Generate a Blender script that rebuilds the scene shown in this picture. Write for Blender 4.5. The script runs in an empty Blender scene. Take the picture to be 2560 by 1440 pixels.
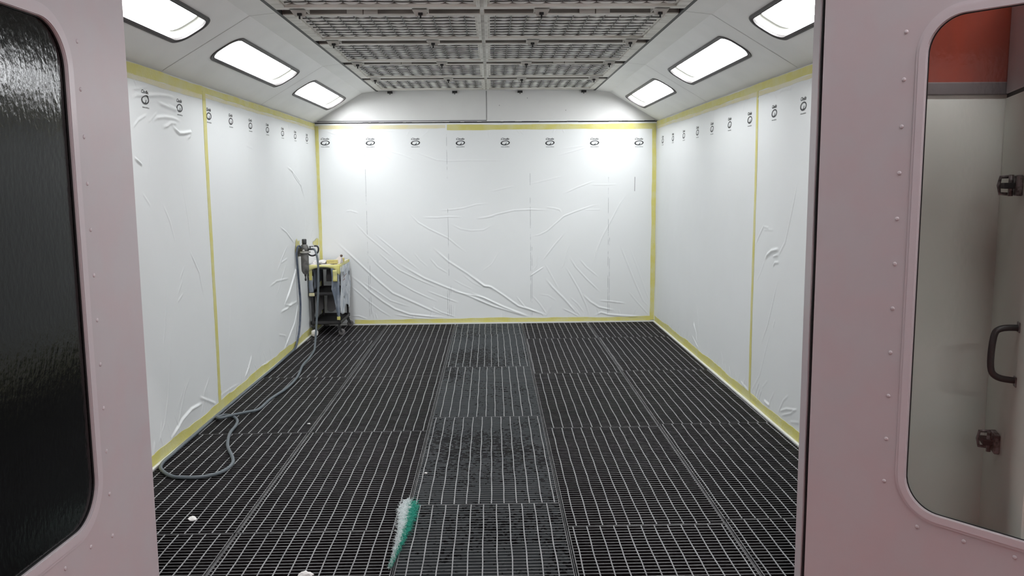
import bpy, bmesh, math, random
import numpy as np
from mathutils import Vector, Matrix

# ------------------------------------------------------------------ camera, world, exposure
scene = bpy.context.scene
COL = scene.collection
F_PX, CAM_H = 2090.1, 1.65
cam_data = bpy.data.cameras.new('camera')
cam_data.sensor_width = 36.0
cam_data.lens = 36.0 * F_PX / 2560.0
cam_data.clip_start = 0.05
cam = bpy.data.objects.new('camera', cam_data)
COL.objects.link(cam)
_r = Vector((0.99966213, -0.02461709, -0.00834458))
_u = Vector((0.01136686, 0.12530973, 0.99205255))
_f = Vector((0.02337579, 0.99181222, -0.12554721))
cam.matrix_world = Matrix(((_r.x, _u.x, -_f.x, 0), (_r.y, _u.y, -_f.y, 0), (_r.z, _u.z, -_f.z, CAM_H), (0, 0, 0, 1)))
scene.camera = cam
world = bpy.data.worlds.new('world'); scene.world = world
world.use_nodes = True
world.node_tree.nodes['Background'].inputs[0].default_value = (0.03, 0.03, 0.035, 1)
world.node_tree.nodes['Background'].inputs[1].default_value = 0.3
vs = scene.view_settings
vs.view_transform = 'Standard'; vs.look = 'None'; vs.gamma = 1.0; vs.use_curve_mapping = False
vs.exposure = 0.0
scene.cycles.use_denoising = True
scene.cycles.max_bounces = 10
scene.cycles.diffuse_bounces = 5
LAMP_POWER = 28.5          # emission of the booth lamps
FILL_POWER = 120.0          # emission of the added, unseen workshop fill tubes

# booth dimensions in metres
XL, XR, YB, YF = -2.016, 1.926, 9.753, 3.11
XC = -0.045
ZW, ZC = 2.339, 2.686
COLX = [XL, -1.2375, -0.4409, 0.342, 1.1213, XR]
rng = random.Random(7)

# ------------------------------------------------------------------ materials
def new_mat(name):
    m = bpy.data.materials.new(name); m.use_nodes = True
    return m, m.node_tree, m.node_tree.nodes['Principled BSDF']

def mat(name, col, rough=0.6, metal=0.0, spec=0.5, noise=None, bump=None):
    """noise = (scale, second colour, contrast lo, hi); bump = (scale, strength)"""
    m, nt, b = new_mat(name)
    b.inputs['Base Color'].default_value = (*col, 1)
    b.inputs['Roughness'].default_value = rough
    b.inputs['Metallic'].default_value = metal
    b.inputs['Specular IOR Level'].default_value = spec
    N, L = nt.nodes, nt.links
    tc = N.new('ShaderNodeNewGeometry')
    if noise:
        sc, c2, lo, hi = noise
        mp = N.new('ShaderNodeMapping'); L.new(tc.outputs['Position'], mp.inputs[0])
        mp.inputs['Scale'].default_value = sc if isinstance(sc, tuple) else (sc, sc, sc)
        n = N.new('ShaderNodeTexNoise'); n.inputs['Scale'].default_value = 1.0; n.inputs['Detail'].default_value = 5
        L.new(mp.outputs[0], n.inputs['Vector'])
        r = N.new('ShaderNodeMapRange'); r.inputs['From Min'].default_value = lo; r.inputs['From Max'].default_value = hi
        L.new(n.outputs['Fac'], r.inputs['Value'])
        mx = N.new('ShaderNodeMix'); mx.data_type = 'RGBA'
        mx.inputs[6].default_value = (*col, 1); mx.inputs[7].default_value = (*c2, 1)
        L.new(r.outputs[0], mx.inputs[0]); L.new(mx.outputs[2], b.inputs['Base Color'])
    if bump:
        n2 = N.new('ShaderNodeTexNoise'); n2.inputs['Scale'].default_value = bump[0]; n2.inputs['Detail'].default_value = 3
        L.new(tc.outputs['Position'], n2.inputs['Vector'])
        bp = N.new('ShaderNodeBump'); bp.inputs['Strength'].default_value = bump[1]; bp.inputs['Distance'].default_value = 0.01
        L.new(n2.outputs['Fac'], bp.inputs['Height']); L.new(bp.outputs[0], b.inputs['Normal'])
    return m

def emit(name, col, power):
    m = bpy.data.materials.new(name); m.use_nodes = True
    nt = m.node_tree; nt.nodes.clear()
    e = nt.nodes.new('ShaderNodeEmission'); o = nt.nodes.new('ShaderNodeOutputMaterial')
    e.inputs[0].default_value = (*col, 1); e.inputs[1].default_value = power
    nt.links.new(e.outputs[0], o.inputs[0])
    return m

M = {}
M['slope'] = mat('booth_panel_paint', (0.87, 0.87, 0.85), 0.45, noise=(3.0, (0.84, 0.84, 0.82), 0.4, 0.6))
M['gable'] = mat('gable_paint', (0.74, 0.745, 0.73), 0.5, noise=(2.0, (0.71, 0.71, 0.70), 0.4, 0.6))
M['wall'] = mat('wall_paint', (0.7, 0.7, 0.68), 0.5)
M['film'] = mat('masking_film', (0.81, 0.83, 0.835), 0.50, spec=0.3, noise=(1.3, (0.79, 0.81, 0.81), 0.35, 0.65))
M['ink'] = mat('black_ink', (0.015, 0.016, 0.02), 0.5)
M['grime'] = mat('seam_grime', (0.30, 0.31, 0.32), 0.6, noise=((18, 18, 11), (0.79, 0.81, 0.815), 0.46, 0.56))
M['seam'] = mat('dark_seam', (0.10, 0.10, 0.11), 0.7)
M['tape'] = mat('yellow_tape', (0.66, 0.61, 0.19), 0.55, noise=((7, 7, 9), (0.67, 0.64, 0.30), 0.4, 0.62), bump=(60, 0.2))
M['tape_pale'] = mat('pale_tape', (0.74, 0.68, 0.42), 0.5, noise=((5, 5, 12), (0.74, 0.71, 0.56), 0.4, 0.6), bump=(50, 0.2))
M['base'] = mat('white_base_strip', (0.78, 0.79, 0.78), 0.5)
M['frame'] = mat('filter_frame_paint', (0.76, 0.74, 0.69), 0.5, noise=((3, 14, 14), (0.55, 0.53, 0.48), 0.4, 0.65))
M['frame_dark'] = mat('dusty_shaded_channel', (0.13, 0.12, 0.11), 0.8, noise=((5, 20, 20), (0.06, 0.055, 0.05), 0.4, 0.65))  # dust colour darkened further to paint in the shade of the recess
M['bracket'] = mat('bracket_steel', (0.55, 0.53, 0.49), 0.45)
M['black'] = mat('black_rubber', (0.012, 0.012, 0.013), 0.55)
M['gasket'] = mat('grey_gasket', (0.055, 0.05, 0.05), 0.5)
M['gasket_light'] = mat('worn_gasket', (0.22, 0.20, 0.20), 0.5)
M['wire'] = mat('grid_wire', (0.075, 0.07, 0.065), 0.5, metal=0.3)
M['pad'] = mat('filter_pad', (0.88, 0.875, 0.84), 0.95, spec=0.1, noise=((9, 9, 9), (0.52, 0.53, 0.58), 0.60, 0.74), bump=(150, 0.4))
M['lamp_side'] = mat('lamp_reflector', (0.13, 0.13, 0.115), 0.5)
M['lamp_on'] = emit('lamp_light', (0.96, 0.98, 1.0), LAMP_POWER)
M['fill_tube'] = emit('fill_tube_light', (1.0, 0.93, 0.93), FILL_POWER)
M['fill_tube_front'] = emit('fill_tube_light_front', (1.0, 0.94, 0.95), FILL_POWER * 1.0)  # added tube that brightens the pocket behind the right window
M['door'] = mat('door_paint', (0.535, 0.508, 0.528), 0.38, noise=(6.0, (0.545, 0.49, 0.51), 0.4, 0.6), bump=(9, 0.12))
M['door_trim'] = mat('door_trim_paint', (0.60, 0.56, 0.585), 0.30, bump=(25, 0.12))
M['pale'] = mat('pale_panel_paint', (0.83, 0.88, 0.83), 0.5, noise=(4.0, (0.80, 0.85, 0.80), 0.4, 0.6))
M['red'] = mat('red_panel_paint', (0.30, 0.042, 0.016), 0.5, noise=((3, 3, 1), (0.20, 0.045, 0.03), 0.4, 0.6))
M['trim_dark'] = mat('grey_trim', (0.14, 0.13, 0.13), 0.5)
M['steel'] = mat('dull_steel', (0.30, 0.28, 0.29), 0.4, metal=0.6, noise=(40, (0.10, 0.09, 0.09), 0.45, 0.6))
M['handle'] = mat('dark_handle', (0.03, 0.03, 0.032), 0.4)
M['hose'] = mat('grey_hose', (0.10, 0.12, 0.135), 0.45)
M['hose_blue'] = mat('blue_grey_hose', (0.045, 0.06, 0.10), 0.45, noise=((30, 30, 20), (0.09, 0.11, 0.14), 0.4, 0.6))
M['filter_body'] = mat('dusty_grey_metal', (0.17, 0.165, 0.155), 0.5, metal=0.3, noise=(25, (0.09, 0.09, 0.085), 0.4, 0.65))
M['cart'] = mat('charcoal_plastic', (0.022, 0.021, 0.023), 0.55, noise=(12, (0.035, 0.033, 0.034), 0.4, 0.6))
M['cart_film'] = mat('cart_wrap_film', (0.38, 0.42, 0.48), 0.4, noise=((14, 14, 9), (0.62, 0.65, 0.68), 0.42, 0.6), bump=(22, 0.7))
M['cart_film_dark'] = mat('slate_wrap_film', (0.16, 0.19, 0.24), 0.4, noise=((14, 14, 7), (0.30, 0.33, 0.38), 0.42, 0.6), bump=(22, 0.6))
M['paper'] = mat('grey_paper', (0.42, 0.41, 0.42), 0.8, bump=(15, 0.5))
M['white'] = mat('white_paper', (0.78, 0.76, 0.74), 0.7, bump=(30, 0.4))
M['card'] = mat('yellow_card', (0.66, 0.58, 0.22), 0.6, noise=(30, (0.60, 0.50, 0.17), 0.4, 0.6))
M['cardin'] = mat('brown_card', (0.12, 0.08, 0.06), 0.8)
M['fibre_white'] = mat('white_fibre', (0.74, 0.80, 0.80), 0.7)
M['fibre_teal'] = mat('teal_fibre', (0.02, 0.36, 0.26), 0.6)
M['grate_top'] = mat('worn_grate_edge', (0.15, 0.147, 0.15), 0.45, metal=0.2, noise=(9, (0.10, 0.097, 0.10), 0.4, 0.6))
M['rod'] = mat('worn_grate_rod', (0.31, 0.31, 0.315), 0.45, metal=0.2, noise=(7, (0.22, 0.22, 0.225), 0.4, 0.65))
M['floor_red'] = mat('red_workshop_floor', (0.42, 0.13, 0.11), 0.6, noise=(2, (0.34, 0.10, 0.09), 0.4, 0.6))
M['shop'] = mat('workshop_wall', (0.28, 0.27, 0.28), 0.8)
M['shop_dark'] = mat('dark_workshop_wall', (0.035, 0.03, 0.028), 0.8, noise=(1.6, (0.10, 0.07, 0.04), 0.6, 0.75))

def dusty(name, dark, light, thr):
    """grate faces and pit mat: dust with black holes, stretched along x"""
    m, nt, b = new_mat(name)
    N, L = nt.nodes, nt.links
    g = N.new('ShaderNodeNewGeometry')
    def noise(scale, detail):
        mp = N.new('ShaderNodeMapping'); mp.inputs['Scale'].default_value = scale
        n = N.new('ShaderNodeTexNoise'); n.inputs['Scale'].default_value = 1; n.inputs['Detail'].default_value = detail
        L.new(g.outputs['Position'], mp.inputs[0]); L.new(mp.outputs[0], n.inputs['Vector'])
        return n
    n1 = noise((44, 40, 70), 3); n2 = noise((1.3, 1.1, 1), 3); n3 = noise((60, 60, 200), 2)
    add = N.new('ShaderNodeMath'); add.operation = 'MULTIPLY_ADD'
    L.new(n2.outputs['Fac'], add.inputs[0]); add.inputs[1].default_value = 0.8; L.new(n1.outputs['Fac'], add.inputs[2])
    r = N.new('ShaderNodeMapRange'); r.inputs['From Min'].default_value = thr; r.inputs['From Max'].default_value = thr + 0.05
    L.new(add.outputs[0], r.inputs['Value'])
    mx = N.new('ShaderNodeMix'); mx.data_type = 'RGBA'
    mx.inputs[6].default_value = (*dark, 1)
    mx2 = N.new('ShaderNodeMix'); mx2.data_type = 'RGBA'
    mx2.inputs[6].default_value = (*light, 1); mx2.inputs[7].default_value = tuple(c * 0.6 for c in light) + (1,)
    L.new(n3.outputs['Fac'], mx2.inputs[0]); L.new(mx2.outputs[2], mx.inputs[7])
    L.new(r.outputs[0], mx.inputs[0]); L.new(mx.outputs[2], b.inputs['Base Color'])
    b.inputs['Roughness'].default_value = 0.85
    b.inputs['Specular IOR Level'].default_value = 0.2
    return m
M['face_mid'] = dusty('grey_dust_face', (0.008, 0.008, 0.009), (0.092, 0.108, 0.115), 0.79)
M['face_side'] = dusty('dark_dust_face', (0.008, 0.006, 0.007), (0.021, 0.0185, 0.020), 0.86)
M['pit'] = dusty('pit_mat', (0.004, 0.004, 0.004), (0.03, 0.032, 0.034), 0.9)

def glass(name, tint, gloss_rough, bump_s, ior=1.5):
    m = bpy.data.materials.new(name); m.use_nodes = True
    nt = m.node_tree; nt.nodes.clear(); N, L = nt.nodes, nt.links
    o = N.new('ShaderNodeOutputMaterial'); mix = N.new('ShaderNodeMixShader')
    tr = N.new('ShaderNodeBsdfTransparent'); tr.inputs[0].default_value = (*tint, 1)
    gl = N.new('ShaderNodeBsdfGlossy'); gl.inputs['Roughness'].default_value = gloss_rough
    fr = N.new('ShaderNodeFresnel'); g = N.new('ShaderNodeNewGeometry')
    io = N.new('ShaderNodeMapRange'); io.inputs['To Min'].default_value = ior; io.inputs['To Max'].default_value = 1.0 / ior
    L.new(g.outputs['Backfacing'], io.inputs['Value']); L.new(io.outputs[0], fr.inputs[0])
    mp = N.new('ShaderNodeMapping'); mp.inputs['Scale'].default_value = (45, 45, 24)
    n = N.new('ShaderNodeTexNoise'); n.inputs['Scale'].default_value = 1.5; n.inputs['Detail'].default_value = 6
    bp = N.new('ShaderNodeBump'); bp.inputs['Strength'].default_value = bump_s; bp.inputs['Distance'].default_value = 0.004
    L.new(g.outputs['Position'], mp.inputs[0]); L.new(mp.outputs[0], n.inputs['Vector'])
    L.new(n.outputs['Fac'], bp.inputs['Height']); L.new(bp.outputs[0], gl.inputs['Normal']); L.new(bp.outputs[0], fr.inputs['Normal'])
    L.new(fr.outputs[0], mix.inputs[0]); L.new(tr.outputs[0], mix.inputs[1]); L.new(gl.outputs[0], mix.inputs[2])
    L.new(mix.outputs[0], o.inputs[0])
    return m
M['glass_tint'] = glass('filmed_glass', (0.06, 0.055, 0.055), 0.10, 0.24, 1.48)
M['glass_clear'] = glass('clear_glass', (0.975, 0.985, 0.975), 0.05, 0.1)

# ------------------------------------------------------------------ helpers
def tag(o, label=None, cat=None, group=None, kind=None):
    if label: o['label'] = label
    if cat: o['category'] = cat
    if group: o['group'] = group
    if kind: o['kind'] = kind
    return o

def root(name, label, cat, loc=(0, 0, 0), rz=0.0, group=None):
    o = bpy.data.objects.new(name, None); COL.objects.link(o)
    o.location = loc; o.rotation_euler = (0, 0, rz); o.empty_display_size = 0.1
    return tag(o, label, cat, group)

def link_mesh(name, verts, faces, mats, parent=None, idx=None, smooth=False):
    me = bpy.data.meshes.new(name)
    me.from_pydata([tuple(v) for v in verts], [], faces)
    for m in (mats if isinstance(mats, (list, tuple)) else [mats]): me.materials.append(m)
    if idx is not None: me.polygons.foreach_set('material_index', idx)
    if smooth: me.polygons.foreach_set('use_smooth', [True] * len(me.polygons))
    me.update()
    o = bpy.data.objects.new(name, me); COL.objects.link(o)
    if parent is not None: o.parent = parent
    return o

class MB:
    def __init__(s): s.v = []; s.f = []; s.mi = []; s.sm = []
    def add(s, vs, fs, mi=0, sm=False):
        n = len(s.v); s.v += [tuple(v) for v in vs]
        for f in fs: s.f.append([i + n for i in f]); s.mi.append(mi); s.sm.append(sm)
        return s
    def box(s, a, b, mi=0, bev=0.0, mtop=None):
        x0, y0, z0 = a; x1, y1, z1 = b
        if bev > 0:
            bm = bmesh.new(); bmesh.ops.create_cube(bm, size=1)
            for v in bm.verts: v.co = Vector(((x0 + x1) / 2 + v.co.x * (x1 - x0), (y0 + y1) / 2 + v.co.y * (y1 - y0), (z0 + z1) / 2 + v.co.z * (z1 - z0)))
            bmesh.ops.bevel(bm, geom=bm.edges[:], offset=bev, segments=2, affect='EDGES', profile=0.5)
            return s.bm(bm, mi)
        v = [(x0, y0, z0), (x1, y0, z0), (x1, y1, z0), (x0, y1, z0), (x0, y0, z1), (x1, y0, z1), (x1, y1, z1), (x0, y1, z1)]
        s.add(v, [(0, 3, 2, 1), (0, 1, 5, 4), (1, 2, 6, 5), (2, 3, 7, 6), (3, 0, 4, 7)], mi)
        s.f.append([len(s.v) - 8 + i for i in (4, 5, 6, 7)]); s.mi.append(mi if mtop is None else mtop); s.sm.append(False)
        return s
    def bm(s, bm, mi=0, sm=False):
        bm.verts.index_update()
        s.add([v.co[:] for v in bm.verts], [[v.index for v in f.verts] for f in bm.faces], mi, sm); bm.free(); return s
    def tube(s, pts, r, mi=0, n=8, caps=True):
        pts = [Vector(p) for p in pts]; rs = r if isinstance(r, (list, tuple)) else [r] * len(pts)
        rings = []; up = Vector((0, 0, 1)); prev = None
        for i, p in enumerate(pts):
            t = (pts[min(i + 1, len(pts) - 1)] - pts[max(i - 1, 0)]).normalized()
            a = prev if prev is not None else (up if abs(t.z) < 0.9 else Vector((1, 0, 0)))
            a = (a - t * a.dot(t)).normalized(); b = t.cross(a); prev = a
            rings.append([p + (a * math.cos(k * 2 * math.pi / n) + b * math.sin(k * 2 * math.pi / n)) * rs[i] for k in range(n)])
        vs = [v for rg in rings for v in rg]; fs = []
        for i in range(len(pts) - 1):
            for k in range(n):
                fs.append((i * n + k, i * n + (k + 1) % n, (i + 1) * n + (k + 1) % n, (i + 1) * n + k))
        if caps: fs += [tuple(range(n))[::-1], tuple(range((len(pts) - 1) * n, len(pts) * n))]
        return s.add(vs, fs, mi, True)
    def lathe(s, prof, c=(0, 0, 0), axis='z', mi=0, n=24):
        vs = []; fs = []
        for r, h in prof:
            for k in range(n):
                a = k * 2 * math.pi / n; p = (r * math.cos(a), r * math.sin(a), h)
                if axis == 'x': p = (p[2], p[0], p[1])
                if axis == 'y': p = (p[1], p[2], p[0])
                vs.append((p[0] + c[0], p[1] + c[1], p[2] + c[2]))
        m = len(prof)
        for i in range(m - 1):
            for k in range(n): fs.append((i * n + k, i * n + (k + 1) % n, (i + 1) * n + (k + 1) % n, (i + 1) * n + k))
        fs += [tuple(range(n))[::-1], tuple(range((m - 1) * n, m * n))]
        return s.add(vs, fs, mi, True)
    def prism(s, poly, y0, y1, mi=0):
        """poly in xz, extruded along y"""
        n = len(poly)
        vs = [(x, y0, z) for x, z in poly] + [(x, y1, z) for x, z in poly]
        return s.add(vs, [tuple(range(n)), tuple(range(n, 2 * n))[::-1]] + [(i, i + n, (i + 1) % n + n, (i + 1) % n) for i in range(n)], mi)
    def build(s, name, mats, parent=None, label=None):
        o = link_mesh(name, s.v, s.f, mats, parent, s.mi)
        o.data.polygons.foreach_set('use_smooth', s.sm); fix_normals(o.data)
        if label: o['label'] = label
        return o

def fix_normals(me):
    bm = bmesh.new(); bm.from_mesh(me); bmesh.ops.recalc_face_normals(bm, faces=bm.faces[:]); bm.to_mesh(me); bm.free()

def struct(name, mb, mats, label=None):
    return tag(mb.build(name, mats), label, None, None, 'structure')

def spline(pts, sub=8):
    """Catmull-Rom through the points"""
    P = [Vector(p) for p in pts]; out = []
    for i in range(len(P) - 1):
        p0, p1, p2, p3 = P[max(i - 1, 0)], P[i], P[i + 1], P[min(i + 2, len(P) - 1)]
        for k in range(sub):
            t = k / sub
            out.append(0.5 * ((2 * p1) + (p2 - p0) * t + (2 * p0 - 5 * p1 + 4 * p2 - p3) * t * t + (3 * p1 - p0 - 3 * p2 + p3) * t ** 3))
    out.append(P[-1]); return out

def round_rect(w, h, r, n=8, bulge=0.0):
    """outline of a rounded rectangle centred on 0; bulge bows the two short (u) ends outward"""
    pts = []
    for cx, cy, a0 in ((w / 2 - r, h / 2 - r, 0), (-w / 2 + r, h / 2 - r, 90), (-w / 2 + r, -h / 2 + r, 180), (w / 2 - r, -h / 2 + r, 270)):
        for k in range(n + 1):
            a = math.radians(a0 + 90 * k / n); pts.append((cx + r * math.cos(a), cy + r * math.sin(a)))
    if bulge:
        dense = []
        for i, p in enumerate(pts):
            q = pts[(i + 1) % len(pts)]; m = 6 if math.dist(p, q) > r * 0.5 else 1
            for k in range(m): dense.append((p[0] + (q[0] - p[0]) * k / m, p[1] + (q[1] - p[1]) * k / m))
        pts = [(x + math.copysign(bulge * (1 - (2 * y / h) ** 2), x) if abs(x) > w / 2 - r * 1.05 else x, y) for x, y in dense]
    return pts

M['beam'] = mat('dark_beam', (0.03, 0.028, 0.03), 0.7)
M['warm_paper'] = mat('warm_white_paper', (0.74, 0.68, 0.67), 0.7, bump=(30, 0.3))
M['frame_dust_shade'] = mat('dusty_shaded_frame_face', (0.24, 0.225, 0.205), 0.7, noise=((5, 20, 20), (0.15, 0.14, 0.125), 0.4, 0.65))

# creases of the films, metres on each wall: (height in mm, [(along, up), ...])
FOLDS_BACK = [
(6,[(-1.811,0.984),(-1.669,0.847),(-1.455,0.635),(-1.311,0.497),(-1.167,0.371),(-0.971,0.281),(-0.726,0.165),(-0.517,0.087)]),
(6,[(-1.665,0.594),(-1.533,0.487),(-1.425,0.386),(-1.281,0.272),(-1.147,0.183),(-0.975,0.118),(-0.728,0.089),(-0.542,0.075)]),
(5,[(-1.663,0.47),(-1.465,0.287),(-1.32,0.172),(-1.199,0.095)]),
(4,[(-1.52,0.512),(-1.339,0.385),(-1.194,0.283),(-1.047,0.232),(-0.973,0.212)]),
(4,[(-1.584,1.202),(-1.443,1.042),(-1.3,0.918),(-1.156,0.793)]),
(5,[(-1.449,0.839),(-1.354,0.721),(-1.234,0.608),(-1.09,0.494),(-0.919,0.393),(-0.76,0.316),(-0.65,0.271)]),
(4,[(-1.357,1.066),(-1.153,0.891),(-0.961,0.729),(-0.852,0.641)]),
(5,[(-1.326,0.856),(-1.206,0.744),(-1.086,0.643),(-0.891,0.542),(-0.647,0.433)]),
(6,[(-1.096,0.724),(-0.963,0.642),(-0.793,0.541),(-0.523,0.426),(-0.289,0.335),(-0.104,0.258),(0.039,0.193)]),
(4,[(-0.947,1.294),(-0.852,1.195),(-0.731,1.121),(-0.513,1.014),(-0.404,0.921),(-0.306,0.846)]),
(6,[(-0.675,0.887),(-0.505,0.736),(-0.298,0.598),(-0.102,0.446),(-0.04,0.439),(0.041,0.369)]),
(4,[(-0.726,0.776),(-0.642,0.676),(-0.52,0.6)]),
(4,[(-0.759,0.391),(-0.599,0.326),(-0.402,0.249)]),
(3,[(-0.605,1.334),(-0.458,1.341),(-0.335,1.356),(-0.176,1.397),(-0.041,1.41)]),
(3,[(-0.802,1.254),(-0.631,1.251),(-0.496,1.259),(-0.349,1.254)]),
(3,[(-0.165,1.235),(-0.055,1.245),(0.051,1.266)]),
(2,[(-0.473,1.173),(-0.363,1.117),(-0.241,1.094),(-0.094,1.102),(0.018,1.163)]),
(4,[(-1.684,1.331),(-1.629,1.339),(-1.544,1.312)]),
(2,[(-0.909,0.84),(-0.837,0.752),(-0.753,0.677)]),
(5,[(-1.656,0.107),(-1.57,0.106),(-1.472,0.067)]),
(5,[(-0.726,0.203),(-0.603,0.138),(-0.43,0.079)]),
(5,[(-1.149,0.12),(-0.914,0.079),(-0.728,0.064)]),
(2,[(-0.347,0.586),(-0.225,0.485),(-0.102,0.421)]),
(2,[(-0.46,0.525),(-0.349,0.461),(-0.226,0.403)]),
(5,[(-0.499,0.394),(-0.351,0.361),(-0.104,0.308),(0.04,0.231)]),
(4,[(-0.167,1.238),(-0.044,1.255),(0.079,1.287),(0.263,1.326),(0.448,1.334),(0.657,1.326)]),
(8,[(-0.238,0.565),(-0.091,0.445),(-0.017,0.432),(0.131,0.33),(0.304,0.202),(0.503,0.137),(0.64,0.085)]),
(8,[(-0.241,0.359),(-0.056,0.282),(0.13,0.192),(0.428,0.075)]),
(7,[(-0.242,0.309),(0.005,0.206),(0.254,0.127),(0.403,0.075)]),
(4,[(0.446,1.017),(0.557,1.04),(0.644,1.083),(0.755,1.18),(0.841,1.255),(0.977,1.307),(1.174,1.372),(1.248,1.384)]),
(3,[(0.632,1.359),(0.731,1.346),(0.792,1.327),(0.81,1.296)]),
(2,[(1.075,1.322),(1.273,1.326)]),
(4,[(0.581,0.725),(0.655,0.823),(0.742,0.934),(0.86,1.068)]),
(3,[(0.841,1.516),(1.001,1.587),(1.197,1.659)]),
(2,[(1.148,1.614),(1.345,1.612),(1.468,1.616)]),
(2,[(0.449,1.628),(0.609,1.664),(0.829,1.716)]),
(2,[(-0.004,1.547),(0.266,1.606)]),
(5,[(1.592,1.527),(1.494,1.394),(1.385,1.186),(1.287,1.002),(1.225,0.854),(1.183,0.681)]),
(5,[(0.436,0.552),(0.53,0.613),(0.605,0.662)]),
(3,[(0.468,0.608),(0.518,0.675),(0.544,0.799)]),
(3,[(0.915,0.957),(0.872,0.833),(0.835,0.684),(0.779,0.604)]),
(3,[(0.618,0.699),(0.679,0.586),(0.778,0.404)]),
(6,[(0.629,0.518),(0.704,0.424),(0.841,0.284),(0.953,0.157),(1.016,0.093)]),
(5,[(0.853,0.672),(0.928,0.546),(1.015,0.395),(1.103,0.205),(1.141,0.079)]),
(5,[(0.903,0.783),(0.978,0.658),(1.115,0.507),(1.265,0.361)]),
(4,[(1.027,0.745),(1.102,0.657),(1.245,0.537)]),
(6,[(1.059,0.332),(1.153,0.243),(1.253,0.178),(1.429,0.138)]),
(5,[(1.485,0.951),(1.574,0.726),(1.676,0.475),(1.779,0.248),(1.855,0.171)]),
(3,[(1.61,0.888),(1.699,0.663),(1.803,0.373),(1.867,0.222)]),
(5,[(0.28,0.316),(0.379,0.189),(0.528,0.124)]),
(4,[(0.467,0.326),(0.554,0.225),(0.641,0.097)]),
(5,[(0.828,0.165),(0.928,0.119),(1.016,0.068)]),
(3,[(0.916,0.296),(1.003,0.219),(1.078,0.117)]),
(5,[(1.265,0.254),(1.378,0.246),(1.566,0.219)]),
(6,[(1.204,0.078),(1.279,0.115),(1.367,0.089),(1.505,0.074),(1.756,0.058)]),
(4,[(1.602,0.363),(1.717,0.223),(1.856,0.07)]),
(2,[(-0.114,0.62),(-0.001,0.706),(0.087,0.854)]),
(2,[(0.554,0.338),(0.654,0.324),(0.753,0.26)]),
(4,[(-1.898,2.255),(-1.775,2.211),(-1.661,2.161),(-1.441,2.067)]),
(2,[(-1.344,2.035),(-1.247,1.99),(-1.132,1.919)]),
(3,[(-0.965,2.002),(-0.844,1.996),(-0.755,1.96),(-0.621,1.91),(-0.487,1.898),(-0.262,1.903),(0.134,1.9),(0.242,1.917)]),
(2,[(-1.192,2.025),(-1.023,1.975),(-0.864,1.912)]),
(2,[(-1.846,2.207),(-1.645,2.108),(-1.471,1.966)]),
(2,[(-1.666,2.276),(-1.418,2.248),(-1.062,2.241)]),
(2,[(0.753,1.949),(0.953,2.001),(1.135,2.053)]),
(2,[(1.169,1.946),(1.452,2.026),(1.643,2.065)]),
(2,[(1.393,2.079),(1.534,2.123),(1.7,2.179)]),
(2,[(0.786,2.022),(1.119,2.069),(1.451,2.14)])]
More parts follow.
